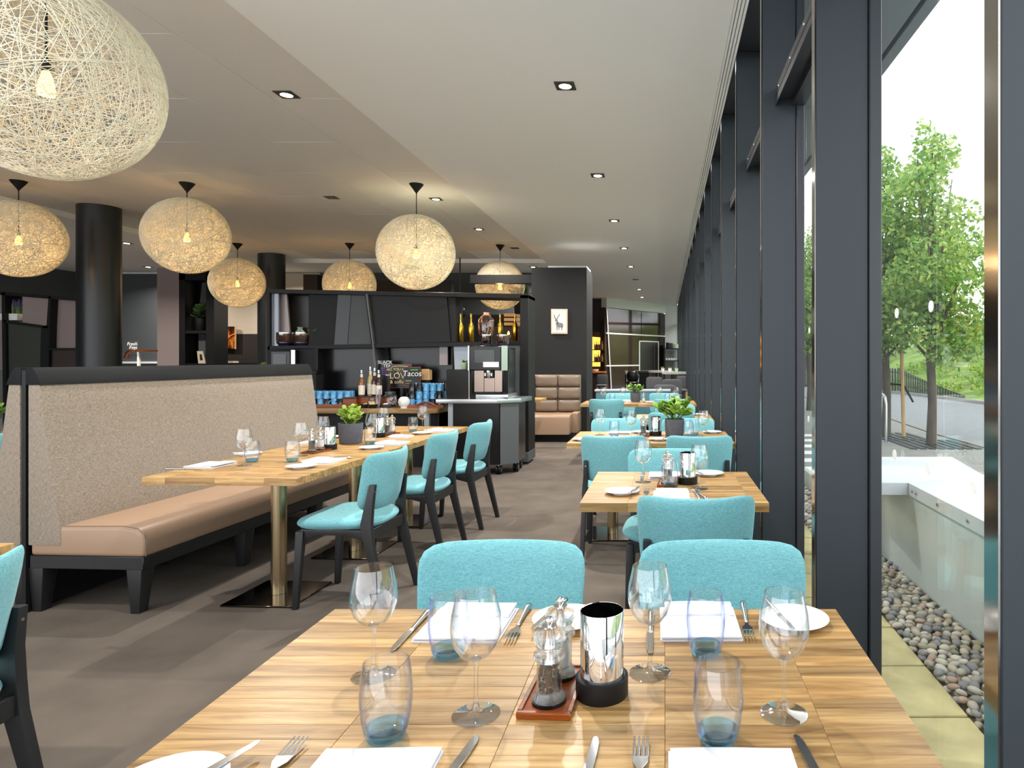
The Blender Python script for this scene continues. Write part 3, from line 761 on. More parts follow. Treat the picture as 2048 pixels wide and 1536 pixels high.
def knife(label, x, y, rz=0, z=ZT+.0012, s=1.0, tilt=0):
    t = thing('knife', label, 'knife', (x, y, z), rz, 'stainless knives'); t.scale = (s,s,s); t.rotation_euler = (tilt, 0, rz); link('blade', KB, t); link('handle', KH, t)
def fork(label, x, y, rz=0, z=ZT+.0012, s=1.0):
    t = thing('fork', label, 'fork', (x, y, z), rz, 'stainless forks'); t.scale = (s,s,s); link('head', FH, t); link('handle', FN_, t)
# mills, trays, steel cylinders
def corns(seed, r, z0, z1, n, q):
    rg = random.Random(seed); b = MB()
    for _ in range(n):
        a = rg.uniform(0, 6.28); rr = r*math.sqrt(rg.uniform(.35,1)); z = rg.uniform(z0, z1); s = q*rg.uniform(.8,1.2)
        c = (rr*math.cos(a), rr*math.sin(a), z)
        v = [(s,0,0),(-s,0,0),(0,s,0),(0,-s,0),(0,0,s),(0,0,-s)]
        b.add([(c[0]+p[0], c[1]+p[1], c[2]+p[2]) for p in v], [(0,2,4),(2,1,4),(1,3,4),(3,0,4),(2,0,5),(1,2,5),(3,1,5),(0,3,5)])
    return b.mesh('fill', m_pepper, ang=90)
MI = dict(
    foot=MB().lathe([(0,0),(.026,0),(.028,.003),(.027,.008),(.0225,.013),(.0215,.016),(0,.016)], 32).mesh('foot', m_acrylic, ang=50),
    body=MB().lathe([(.0215,.013),(.0215,.070),(.020,.070),(.020,.013)], 32, closed=True).mesh('body', m_glass, ang=50),
    collar=MB().lathe([(0,.068),(.024,.068),(.0275,.072),(.027,.079),(.0215,.083),(.0205,.088),(.023,.092),(0,.092)], 32).mesh('collar', m_acrylic, ang=45),
    head=MB().lathe([(0,.092),(.021,.093),(.0265,.101),(.0275,.109),(.024,.118),(.015,.1225),(.012,.124),(0,.124)], 32).mesh('head', m_acrylic, ang=50),
    core=MB().lathe([(0,.066),(.0075,.066),(.0075,.12),(.013,.1225),(.013,.126),(0,.126)], 20).mesh('spindle', m_chrome, ang=40),
    knob=MB().lathe([(0,.124),(.004,.124),(.004,.128),(.0075,.132),(.0075,.138),(.004,.141),(0,.1415)], 20).mesh('knob', m_chrome, ang=60),
    fill=MB().lathe([(0,.014),(.0192,.014),(.0192,.064),(.012,.067),(0,.067)], 24).mesh('fill', m_pepper, ang=50),
    salt=MB().lathe([(0,.014),(.0192,.014),(.0192,.060),(.010,.066),(0,.067)], 24).mesh('fill', m_salt, ang=50))
MI['corns'] = corns(5, .0185, .017, .063, 340, .0026)
def mill(label, x, y, salt=False, z=ZT+.0145, detail=False):
    t = thing('salt_mill' if salt else 'pepper_mill', label, 'salt mill' if salt else 'pepper mill', (x, y, z), 0, 'clear acrylic mills')
    link('foot', MI['foot'], t); link('body', MI['body'], t); link('collar', MI['collar'], t); h = link('head', MI['head'], t); link('spindle', MI['core'], t); link('knob', MI['knob'], h)
    if salt: link('salt_fill', MI['salt'], t)
    elif detail: o = link('peppercorns', MI['corns'], t); o['kind'] = 'stuff'
    else: link('pepper_fill', MI['fill'], t)
TRAY = MB().box(-.044,.044,-.088,.088,0,.009).mesh('tray', m_redwood, .002, 2)
TRAYR = MB().lathe([(.030,.009),(.034,.009),(.034,.0145),(.030,.0145)], 32, closed=True)
TRIMX = bx(-.046,.046,-.005,.005,0,.012,m_redwood,.002); TRIMY = bx(-.004,.004,-.08,.08,.0088,.012,m_redwood,.001)
DISC = MB().lathe([(0,.009),(.030,.009),(.030,.0145),(0,.0145)], 32).mesh('well', m_blackgloss)
def tray(label, x, y, rz=0):
    t = thing('mill_tray', label, 'tray', (x, y, ZT), rz, 'red brown mill trays')
    link('board', TRAY, t); link('lip', TRIMX, t, (0,-.085,0)); link('lip', TRIMX, t, (0,.085,0)); link('lip', TRIMY, t, (-.042,0,0)); link('lip', TRIMY, t, (.042,0,0))
    for yy in (-.045, .045): link('well', DISC, t, (0, yy, 0))
    return t
CYB = MB().lathe([(0,0),(.046,0),(.0468,.002),(.0468,.034),(.044,.036),(.0405,.036),(0,.034)], 40).mesh('base', m_black, ang=40)
CYT = MB().lathe([(.0385,.03),(.0390,.15),(.0384,.151),(.0375,.15),(.0372,.03)], 44).mesh('sleeve', m_chrome, ang=40)
def cylinder(label, x, y):
    t = thing('cutlery_holder', label, 'holder', (x, y, ZT), 0, 'chrome table cylinders'); link('base', CYB, t); link('sleeve', CYT, t)
# pots with jade plants
POT = MB().lathe([(0,0),(.066,0),(.072,.004),(.078,.06),(.080,.138),(.0795,.142),(.074,.142),(.073,.120),(0,.118)], 40).mesh('pot', m_pot, ang=40)
SOIL = MB().lathe([(0,.130),(.0735,.122),(.0735,.1185),(0,.118)], 30).mesh('soil', m_soil)
LEAFP = MB().pad(.034, .050, .008, 2.2, 10, fn=lambda x, y, z: (x*(1+z*9), z+.025, y + z*z*3)).mesh('leaf', m_jade_pale, ang=80)
LEAF = MB().pad(.032, .055, .007, 2.3, 10, fn=lambda x, y, z: (x*(1+z*9), z+.0275, y + z*z*3)).mesh('leaf', m_jade, ang=80)
def jade(label, x, y, z=ZT, s=1.0, ls=1.0, n=46, spread=1.0, seed=1, parts=True, tall=1.0, el0=.1, leaf=None):
    rg = random.Random(seed); t = thing('potted_plant', label, 'plant', (x, y, z), rg.uniform(0,6), 'jade plants in anthracite pots'); t.scale = (s,s,s)
    link('pot', POT, t); link('soil', SOIL, t)
    mb = MB(); ns = 9
    for k in range(ns):
        a = k*2.4; q = spread*(.02 + .075*math.sqrt(k/ns)); tip = Vector((math.cos(a)*q, math.sin(a)*q, .145 + tall*(.085 - .05*(k/ns))))
        link('stem', MB().tube([(math.cos(a)*.012, math.sin(a)*.012, .12), tuple(tip)], [.006,.0035], 6).mesh('stem', m_jade), t)
        for j in range(max(3, n//ns)):
            az = a + rg.uniform(-1.5, 1.5) + j*1.57; el = rg.uniform(el0, el0+.95); f = rg.uniform(.45, 1.02)
            base = Vector((math.cos(a)*.012, math.sin(a)*.012, .12)).lerp(tip, f)
            sc = ls*rg.uniform(.75, 1.15)
            if parts: link('leaf', leaf or LEAF, t, tuple(base), (el, rg.uniform(-.5,.5), az - PI/2), (sc, sc, sc))
            else:
                mt = Matrix.Translation(base) @ Matrix.Rotation(az-PI/2,4,'Z') @ Matrix.Rotation(el,4,'X') @ Matrix.Scale(sc,4)
                mb.add([tuple(mt @ v.co) for v in LEAF.vertices], [tuple(p.vertices) for p in LEAF.polygons])
    if not parts: o = link('foliage', mb.mesh('foliage', m_jade, ang=80), t); o['kind'] = 'stuff'
    return t

# ---- front table
wine('wine glass at the aisle corner of the front table', -.552, 1.234)
wine('wine glass between the front tumbler and the pepper mill', -.318, 1.097)
wine('wine glass beside the chrome cylinder on the front table', -.028, 1.244)
wine('wine glass at the window side of the front table', .202, 1.10)
tumbler('tumbler nearest the aisle on the front table', -.441, 1.03)
tumbler('tumbler on the napkin behind the aisle side wine glass', -.437, 1.315)
tumbler('tumbler close to the knife at the window end of the front table', .084, 1.024)
tumbler('tumbler by the back napkin at the window end of the front table', .084, 1.325)
napkin('folded napkin at the back of the front table, aisle end', -.442, 1.465, R(-1), s=(1,1.05,1))
napkin('folded napkin at the back of the front table, window end', .078, 1.472, R(1), s=(.95,1.05,1))
napkin('napkin cut off by the lower picture edge, aisle end of front table', -.425, .902, R(181), s=(.97,1,1))
napkin('napkin cut off by the lower picture edge, window end of front table', .100, .902, R(180), s=(1.02,1,1))
knife('dinner knife beside the back napkin at the aisle end', -.556, 1.435, R(180))
knife('dinner knife behind the wine glass beside the chrome cylinder', -.030, 1.425, R(181))
fork('fork between back napkin and side plate of the front table', -.327, 1.46, R(180))
fork('fork between the window end napkin and its plate, back row', .185, 1.475, R(177))
knife('dinner knife with its blade at the lower edge, beside aisle napkin', -.312, .925, R(-8))
knife('dinner knife with its blade at the lower edge, window end', .218, .925, R(6))
fork('fork with upright tines at the lower edge, aisle side', -.568, .925, 0)
fork('fork with upright tines at the lower edge beneath the mill tray', -.036, .925, 0)
plate('side plate behind the mill tray on the front table', -.222, 1.478)
plate('side plate at the window corner of the front table', .295, 1.478)
plate('side plate at the lower edge, aisle corner of the front table', -.69, .893)
knife('butter knife resting on the plate behind the mill tray', -.262, 1.49, R(165), ZT+.0145, .85)
knife('butter knife resting on the plate at the window corner', .262, 1.49, R(192), ZT+.0145, .85)
knife('butter knife resting on the lower edge plate, aisle corner', -.655, .905, R(-22), ZT+.0145, .9)
knife('butter knife with broad blade below the mill tray', -.114, .925, R(-3), s=.95)
tray('small red brown tray under the two mills of the front table', -.197, 1.168, R(-3))
mill('pepper mill full of peppercorns on the front table tray', -.199, 1.122, detail=True)
mill('salt mill behind the pepper mill on the front table tray', -.1945, 1.214, True)
cylinder('chrome cylinder in a black ring beside the front mills', -.112, 1.165)
# ---- second window table
plate('side plate on the aisle side of the square window table', -.19, 2.90)
knife('butter knife on the plate of the square window table', -.135, 2.90, R(-12), ZT+.0145, .8)
fork('fork left of the napkin on the square window table', -.082, 2.87, 0)
napkin('napkin at the front of the square window table', .03, 2.845, 0, s=(.86,1.05,1))
knife('knife right of the napkin on the square window table', .142, 2.86, R(4))
fork('fork crossing the knife on the square window table', .156, 2.865, R(12))
tumbler('tumbler in front of the mill on the square window table', .025, 3.03)
tray('mill tray on the square window table', .015, 3.13, R(-3)); mill('pepper mill on the square window table', .017, 3.085); mill('salt mill on the square window table', .013, 3.172, True)
cylinder('chrome cylinder on the square window table', .112, 3.13)
wine('wine glass on the aisle side of the square window table', -.104, 3.17)
wine('wine glass on the fin side of the square window table', .16, 3.0)
plate('side plate at the back of the square window table', .228, 3.36)
knife('butter knife on the back plate of the square window table', .175, 3.37, R(195), ZT+.0145, .8)
napkin('napkin at the back of the square window table', -.0, 3.33, R(180), s=(.86,1,1))
knife('dinner knife behind the aisle glass of the square window table', -.112, 3.33, R(180))
# ---- pot plant table
jade('big leafy jade plant in an anthracite pot, third window table', .078, 5.06, s=.95, ls=1.3, n=126, spread=1.65, seed=4, tall=1.6)
cylinder('chrome cylinder beside the big pot plant', -.07, 5.09); mill('pepper mill beside the chrome cylinder at the big pot plant', -.165, 5.05); tray('mill tray at the big pot plant', -.165, 5.095)
mill('salt mill hidden behind the pepper mill at the big pot plant', -.165, 5.14, True)
wine('wine glass at the aisle end of the pot plant table', -.51, 5.13); wine('wine glass near the pepper mill of the pot plant table', -.256, 4.98); wine('wine glass at the fin end of the pot plant table', .298, 4.98)
tumbler('tumbler between the two wine glasses of the pot plant table', -.385, 5.0); tumbler('tumbler in front beside the big plant pot', .185, 5.0); tumbler('tumbler behind beside the big plant pot', .235, 5.12)
plate('side plate in front of the big plant pot', -.04, 4.80); plate('side plate at the aisle corner of the pot plant table', -.60, 4.79); plate('side plate behind the pepper mill of the pot plant table', -.19, 5.27); plate('side plate at the far fin corner of the pot plant table', .385, 5.27)
knife('butter knife on the plate in front of the big plant pot', .0, 4.80, R(-10), ZT+.0145, .8); knife('butter knife on the far fin corner plate', .34, 5.27, R(190), ZT+.0145, .8)
napkin('front napkin at the aisle end of the pot plant table', -.33, 4.80); napkin('back napkin at the aisle end of the pot plant table', -.36, 5.25, PI); napkin('front napkin at the fin end of the pot plant table', .22, 4.79)
# ---- fourth and fifth
plate('side plate on the small table behind the plant, aisle side', -.17, 6.5); plate('side plate on the small table behind the plant, fin side', .36, 6.95); knife('butter knife on the small table behind the plant', .33, 6.95, R(180), ZT+.0145, .8)
jade('small jade plant in a dark pot on the far table', -.41, 9.15, s=.9, ls=1.3, n=80, spread=1.5, seed=8, parts=False, tall=1.2)
for i, (x, y) in enumerate(((-.86,9.1),(-.585,9.1),(-.075,9.1),(.16,9.1))): wine(('wine glass at the aisle end of the far table','wine glass left of the small pot plant','wine glass right of the small pot plant','wine glass at the fin end of the far table')[i], x, y)
tumbler('tumbler at the aisle end of the far table', -.72, 8.95); tumbler('tumbler at the fin end of the far table', .04, 8.95); tumbler('second tumbler at the fin end of the far table', .10, 9.05)
mill('white salt mill beside the small pot plant', -.29, 9.0, True, ZT); plate('side plate beside the white salt mill', -.18, 8.85); napkin('napkin behind the aisle end tumbler of the far table', -.70, 9.22); napkin('napkin near the small pot plant', -.55, 9.2)
# ---- bench tables
wine('wine glass at the corner of the first bench table', -2.376, 3.67); tumbler('tumbler behind the corner wine glass of the first bench table', -2.405, 3.79)
napkin('napkin at the bench side of the first bench table', -2.555, 3.66, R(-95)); plate('side plate at the bench side of the first bench table', -2.60, 4.06); knife('butter knife on the bench side plate, first bench table', -2.61, 4.06, R(-80), ZT+.0145, .8)
knife('dinner knife in front of the bench side napkin', -2.60, 3.52, R(-92))
tumbler('tumbler in the middle of the first bench table', -2.175, 3.80); wine('wine glass behind the middle tumbler of the first bench table', -2.254, 4.03)
plate('side plate on the chair side of the first bench table', -2.0, 3.58); napkin('napkin on the chair side of the first bench table', -1.99, 3.80, R(88)); knife('knife on the chair side of the first bench table', -1.99, 3.92, R(90))
tray('mill tray on the first bench table', -2.245, 4.19, R(-8)); mill('pepper mill on the first bench table', -2.25, 4.15); mill('salt mill on the first bench table', -2.24, 4.235, True)
cylinder('chrome cylinder on the first bench table', -2.225, 4.315); wine('wine glass behind the chrome cylinder, first bench table', -2.35, 4.47)
plate('side plate on the bench side of the jade plant table', -2.53, 4.93); napkin('napkin on the bench side of the jade plant table', -2.50, 4.66, R(-92))
jade('jade plant with pale green leaves on the middle bench table', -2.235, 4.63, s=1.02, ls=.86, n=126, spread=.72, seed=2, tall=1.1, el0=.45, leaf=LEAFP)
wine('wine glass beside the jade plant of the bench tables', -2.117, 4.70); tumbler('tumbler beside the jade plant of the bench tables', -2.07, 4.57); plate('side plate in front of the jade plant', -1.955, 4.34); napkin('napkin on the chair side of the middle bench table', -1.925, 4.60, R(88))
cylinder('chrome cylinder on the last bench table', -2.19, 4.99); tray('mill tray on the last bench table', -2.175, 5.145); mill('pepper mill on the last bench table', -2.175, 5.10); mill('salt mill on the last bench table', -2.175, 5.19, True); wine('wine glass behind the mills of the last bench table', -2.27, 5.25)
tumbler('tumbler on the last bench table', -2.07, 5.35); wine('wine glass at the far end of the last bench table', -2.03, 5.45); plate('side plate on the last bench table', -1.935, 5.2); napkin('napkin on the last bench table', -1.87, 5.43, R(88)); napkin('napkin under the glass beside the jade plant', -2.02, 4.98, R(88), s=(.8,.8,1))
jade('pot plant peeking out behind the hidden side of the bench', -5.16, 4.95, s=1, ls=1.2, n=60, spread=1.1, seed=6, parts=False); wine('wine glass glimpsed behind the bench end', -5.08, 5.2); napkin('napkin glimpsed behind the bench end', -5.13, 4.75)

# ================================================================ LAMPS
def strands(n, r, rad, seed):
    rg = np.random.default_rng(seed); V, Fc = [], []; seg = 56
    th = np.linspace(0, 2*np.pi, seed and seg, endpoint=False)
    off = 0
    for k in range(n):
        nv = rg.normal(size=3); nv /= np.linalg.norm(nv); a = np.cross(nv, rg.normal(size=3)); a /= np.linalg.norm(a); b = np.cross(nv, a)
        h = rg.uniform(-.45, .45); q = math.sqrt(1-h*h); rr = r + rg.uniform(-.004, .004)
        dirs = q*(np.cos(th)[:,None]*a + np.sin(th)[:,None]*b) + h*nv
        side = np.cross(dirs, -np.sin(th)[:,None]*a + np.cos(th)[:,None]*b); side /= np.linalg.norm(side, axis=1)[:,None]
        ring = np.stack([dirs*rr + side*rad, dirs*(rr+rad*1.2), dirs*rr - side*rad], axis=1).reshape(-1,3)
        V.append(ring); i = np.arange(seg); j = (i+1) % seg
        for c in range(3):
            d = (c+1) % 3
            Fc.append(np.stack([off+i*3+c, off+i*3+d, off+j*3+d, off+j*3+c], axis=1))
        off += seg*3
    V = np.concatenate(V); Fc = np.concatenate(Fc); m = len(Fc)
    me = bpy.data.meshes.new('shade'); me.vertices.add(len(V)); me.vertices.foreach_set('co', V.ravel())
    me.loops.add(m*4); me.loops.foreach_set('vertex_index', Fc.ravel()); me.polygons.add(m); me.polygons.foreach_set('loop_start', np.arange(m)*4)
    me.update(calc_edges=True); me.materials.append(m_strand); me.polygons.foreach_set('use_smooth', [True]*m)
    return me
LR = .455
SHADE = strands(215, LR, .0015, 5)
SHADE_FAR = strands(310, LR, .0018, 6)
CANOPY = MB().lathe([(0,0),(.085,0),(.08,-.012),(.012,-.105),(.006,-.12),(0,-.12)], 24).mesh('canopy', m_black)
BULB = MB().lathe([(0,-.075),(.032,-.072),(.036,-.055),(.028,-.01),(.018,.03),(.012,.045),(0,.047)], 20).mesh('bulb', m_bulb)
SOCK = MB().lathe([(0,.040),(.017,.040),(.018,.095),(.008,.105),(0,.105)], 16).mesh('socket', m_black)
def pendant(label, x, y, z, shade=SHADE, watts=None):
    t = thing('pendant_lamp', label, 'pendant lamp', (x, y, z), 0, 'woven globe pendant lamps')
    link('shade', shade, t)
    b = link('bulb', BULB, t); s = link('socket', SOCK, t)
    link('cord', MB().tube([(0,0,.10),(0,0,ZR-z-.11)], .0055, 8).mesh('cord', m_black), t); link('ceiling_canopy', CANOPY, t, (0,0,ZR-z))
    ld = bpy.data.lights.new('bulb_light', 'POINT'); ld.energy = watts or BULB_W; ld.color = (1,.62,.30); ld.shadow_soft_size = .045
    link('bulb_light', ld, t, (0,0,-.12))
pendant('huge woven globe pendant lamp closest to the camera', -2.92, 3.07, 2.667, watts=1.3)
pendant('woven globe pendant lamp hanging above the mug counter', -3.05, 7.99, 2.66, SHADE_FAR)
pendant('woven globe pendant lamp hanging over the beige bench', -5.84, 7.95, 2.855, SHADE_FAR)
pendant('woven globe pendant lamp at the picture edge beside the round column', -7.80, 7.85, 2.80, SHADE_FAR)
pendant('woven globe pendant lamp overlapping the farther round column', -7.95, 12.1, 2.77, SHADE_FAR)
pendant('far woven globe pendant lamp behind the black shelving', -5.86, 12.1, 2.737, SHADE_FAR)
pendant('far woven globe pendant lamp behind the gold bottles', -3.10, 12.26, 2.737, SHADE_FAR)
DTRIM = MB().prism([(-.075,-.075),(.075,-.075),(.075,.075),(-.075,.075)], 'z', -.006, .0).mesh('trim', m_lamp_trim, .002)
DRING = MB().lathe([(.047,-.008),(.056,-.008),(.056,-.005),(.047,-.005)], 24, closed=True).mesh('ring', m_lamp_trim)
DLENS = MB().lathe([(0,-.0075),(.047,-.0075),(.047,-.005),(0,-.005)], 24).mesh('lens', m_lamp_on)
DOFF = MB().lathe([(0,-.0075),(.047,-.0075),(.047,-.005),(0,-.005)], 24).mesh('lens', m_lamp_off)
def downlight(label, x, y, z, on=True, group='square recessed downlights', watts=None):
    t = thing('ceiling_downlight', label, 'downlight', (x, y, z-.0005), 0, group)
    link('trim', DTRIM, t); link('ring', DRING, t); link('lens', DLENS if on else DOFF, t)
    if on:
        ld = bpy.data.lights.new('downlight_beam', 'AREA'); ld.shape = 'DISK'; ld.size = .09; ld.energy = DOWN_W if watts is None else watts; ld.color = (1,.95,.88); ld.spread = R(150)
        link('downlight_beam', ld, t, (0,0,-.012))
ORD = ('first','second','third','fourth','fifth','sixth','seventh','eighth','ninth','tenth','eleventh')
for k in range(8):
    downlight('unlit square downlight in the row beside the windows' if k == 5 else ORD[k]+' lit square downlight of the row beside the windows', -.752, 4.92+2.4*k, ZC, k != 5)
downlight('extra unseen downlight added to the window row above the front tables', -.752, 2.52, ZC, watts=22)  # extra lamp out of view, added to light the front tables
for k, (y, on) in enumerate(((5.28,1),(8.73,1),(10.75,1))): downlight('lit downlight beside the ceiling step, %s along' % ORD[k], -3.07, y, ZR, bool(on))
downlight('lit downlight above the dark picture wall', -2.95, 14.6, ZC); downlight('lit downlight behind the round column', -8.6, 14.4, ZC)
downlight('unlit dark downlight in the recessed ceiling', -4.43, 8.65, ZR, False)
downlight('unlit downlight near the far end of the recessed ceiling', -2.9, 12.6, ZR, False)
downlight('lit downlight shining through the edge pendant lamp', -9.6, 11.6, ZC); downlight('lit downlight at the left margin beyond the pendant', -11.2, 11.6, ZC); downlight('lit downlight far behind the edge pendant lamp', -11.6, 14.6, ZC)
downlight('extra unseen downlight added above the open end of the beige bench', -3.07, 1.6, ZR, watts=22)  # unseen lamp put in as extra light over the bench end

# ================================================================ COLUMNS, BACK WALLS
m_col = M('column_paint', srgb(30,32,35), .36)
def column(nm, label, x, y, top):
    c = struct(nm, None, None, (x, y, 0)); c['label'] = label
    link('shaft', MB().lathe([(0,0),(.25,0),(.25,top),(0,top)], 48).mesh('shaft', m_col), c); link('foot_ring', MB().lathe([(0,0),(.262,0),(.262,.08),(0,.08)], 48).mesh('ring', m_black), c)
column('column', 'round charcoal column behind the beige bench', -8.0, 9.2, ZR); column('column', 'farther round charcoal column beside the black shelving', -8.1, 13.4, ZR)
BY = 15.6
wb = struct('wall_back', bx(XL, -2.4, BY, BY+.15, 0, ZC, m_grey))
link('cream_field', bx(XX(427,BY-.02), XX(640,BY-.02), BY-.03, BY-.002, 1.95, ZC-.01, m_cream), wb); link('cream_field', bx(XL, XX(57,BY), BY-.03, BY-.002, 2.3, ZC-.01, m_cream), wb)
link('dark_field', bx(XX(427,BY-.02), XX(560,BY-.02), BY-.03, BY-.002, 0, 1.95, M('dark_brown_paint', srgb(40,32,28), .6)), wb)
link('white_head_trim', bx(XX(247,BY), XX(330,BY), BY-.06, BY-.002, ZZ(548,BY), ZZ(541,BY), m_white), wb)
link('cream_field', bx(XX(118,BY), XX(158,BY), BY-.03, BY-.002, ZZ(602,BY), ZZ(563,BY), m_cream), wb)
link('rail_line', bx(XX(240,BY), XX(318,BY), BY-.05, BY-.002, ZZ(727,BY), ZZ(723,BY), m_white), wb)
D1 = 14.0
pnl = thing('wall_panel', 'tall mauve brown gloss panel beside the black display shelf', 'panel', (0,0,0)); link('board', rect_px(314,535,358,1000,D1,.08,m_mauve,.004), pnl); link('plinth', rect_px(314,860,358,881,D1-.01,.01,m_black), pnl)
ds = thing('display_shelf', 'tall black display shelf with slanted panels near the far column', 'shelf', (0,0,0))
link('side_panel', rect_px(358,545,370,881,D1,.45,m_black), ds); link('side_panel', rect_px(412,545,428,881,D1,.45,m_black), ds); link('top_board', rect_px(358,535,428,560,D1,.45,m_black), ds); link('back_board', rect_px(368,545,414,881,D1+.4,.04,m_blackgloss), ds)
link('shelf_board', rect_px(368,661,414,667,D1+.01,.4,m_black), ds); link('shelf_board', rect_px(368,727,414,733,D1+.01,.4,m_black), ds)
link('slanted_panel', panel_px([(372,565),(384,590),(372,618)], D1+.2, .03, m_copper), ds); link('slanted_panel', panel_px([(404,565),(412,565),(412,630),(396,640)], D1+.2, .03, m_grey), ds); link('slanted_panel', rect_px(397,664,411,727,D1+.25,.03,m_grey), ds)
o = thing('picture_frame', 'small white leaning frame on the black display shelf', 'frame', PX(403,727,D1+.12), 0); fr_ = link('mount', MB().prism([(-.07,0),(.09,0),(.03,.27),(-.10,.27)], 'y', 0, .03).mesh('frame', m_cream), o); link('print', MB().prism([(-.03,.07),(.03,.07),(.005,.20),(-.04,.20)], 'y', -.004, 0).mesh('print', m_dark), o)
def small_pot(label, pos, s, pot_mat, leaf_mat=m_jade, tall=1.0, n=26, ls=.6, seed=3, cat='plant'):
    """small potted plant: pot, soil, leaf tuft"""
    t = thing('small_potted_plant', label, cat, pos, 0, 'small potted plants'); t.scale = (s,s,s); rg = random.Random(seed)
    link('pot', cached(('sp', pot_mat.name), lambda: MB().lathe([(0,0),(.040,0),(.042,.003),(.050,.095),(.0495,.1),(.045,.1),(.044,.09),(0,.088)], 24).mesh('pot', pot_mat, ang=40)), t)
    link('soil', cached('sps', lambda: MB().lathe([(0,.094),(.0445,.092),(.0445,.0885),(0,.088)], 20).mesh('soil', m_soil)), t)
    mb = MB()
    for i in range(n):
        a = rg.uniform(0,6.28); el = rg.uniform(.3,1.45); mt = Matrix.Translation((math.cos(a)*.015, math.sin(a)*.015, .09+rg.uniform(0,.05)*tall)) @ Matrix.Rotation(a-PI/2,4,'Z') @ Matrix.Rotation(el,4,'X') @ Matrix.Scale(ls*2*rg.uniform(.7,1.2),4)
        mb.add([tuple(mt @ v.co) for v in LEAF.vertices], [tuple(p.vertices) for p in LEAF.polygons])
    o_ = link('foliage', mb.mesh('foliage', leaf_mat, ang=80), t); o_['kind'] = 'stuff'
    return t
m_dkleaf = leafmat('dark_leaf', srgb(24,44,20), srgb(40,66,30), srgb(66,92,44), .1)
m_mint = M('mint_glaze', srgb(176,200,164), .4, var=.08, vscale=20); m_orange = M('orange_pot', srgb(226,140,40), .6)
small_pot('dark trailing plant on the black display shelf', PX(402,661,D1+.15), 2.6, m_black, m_dkleaf, 1.5, 40, .7, 4)
# warm picture in the dark niche
pic = thing('wall_picture', 'glowing orange night picture in the dark niche', 'picture', (0,0,0)); D2 = BY-.1
mp_, nt_, b_, out_ = newmat('night_print'); b_.inputs['Roughness'].default_value = .2
cdn = coords(nt_, (7,1,2.2)); no_ = N(nt_, 'ShaderNodeTexNoise'); no_.inputs['Scale'].default_value = 1.6; no_.inputs['Detail'].default_value = 6; nt_.links.new(cdn.outputs[0], no_.inputs['Vector'])
rp_ = ramp(nt_, [(.35, srgb(20,12,10)), (.5, srgb(92,42,20)), (.66, srgb(220,120,40)), (.8, srgb(255,200,110))]); nt_.links.new(no_.outputs['Fac'], rp_.inputs[0]); nt_.links.new(rp_.outputs[0], b_.inputs['Base Color'])
link('print', rect_px(427,653,470,697,D2,.02,mp_), pic); link('bridge_line', MB().tube([PX(444,690,D2-.01),PX(452,680,D2-.01),PX(462,671,D2-.01),PX(470,668,D2-.01)], .014, 6).mesh('line', M('lit_line', srgb(240,150,60), .4)), pic); link('frame_edge', rect_px(469,653,471,698,D2-.01,.03,m_lightwood), pic)
cb = thing('console', 'dark console cabinet with a white box in the far niche', 'console', (0,0,0)); link('body', rect_px(440,726,516,900,D2-.6,.5,m_black), cb); link('white_box', rect_px(446,722,466,727,D2-.5,.2,m_cream), cb)
# servery with acrylic sign behind the column
sv = thing('buffet_counter', 'dark buffet counter with white front posts by the column', 'counter', (0,0,0)); D3 = 12.6
link('body', rect_px(235,738,320,860,D3,.6,M('walnut_panel', srgb(84,62,54), .5)), sv); link('glass_guard', rect_px(238,708,272,716,D3+.02,.03,m_alu), sv); link('post', rect_px(274,704,278,740,D3,.04,m_white), sv)
tb = thing('serving_board', 'dark wooden paddle board lying across the buffet', 'board', (0,0,0)); link('blade', rect_px(272,700,300,703,D3-.05,.2,m_redwood), tb); link('handle', MB().tube([PX(272,701,D3),PX(262,700,D3),PX(255,706,D3),PX(250,716,D3)], [.02,.03,.035,.03], 8).mesh('handle', m_copper), tb)
ac = thing('acrylic_sign', 'clear acrylic sign with white writing above the buffet', 'sign', (0,0,0)); link('sheet', rect_px(254,682,277,702,D3+.1,.006,m_acrylic), ac)
def text(body, size, pos, mat, parent, rot=(R(90),0,0), shear=0, space=1.0, ext=.001, name='lettering', align='CENTER'):
    c = bpy.data.curves.new('lettering', 'FONT'); c.body = body; c.size = size; c.align_x = align; c.align_y = 'CENTER'; c.extrude = ext; c.shear = shear; c.space_character = space
    c.materials.append(mat); o = link('lettering_curve', c, None); bpy.context.view_layer.update()
    me = bpy.data.meshes.new_from_object(o.evaluated_get(bpy.context.evaluated_depsgraph_get())); bpy.data.objects.remove(o); bpy.data.curves.remove(c)
    if not me.materials: me.materials.append(mat)
    return link(name, me, parent, pos, rot)
p = PX(264,688,D3+.095); text('Fresh', .09, p, m_text_w, ac, shear=.2); p = PX(266,695,D3+.095); text('Eggs', .09, p, m_text_w, ac, shear=.2)
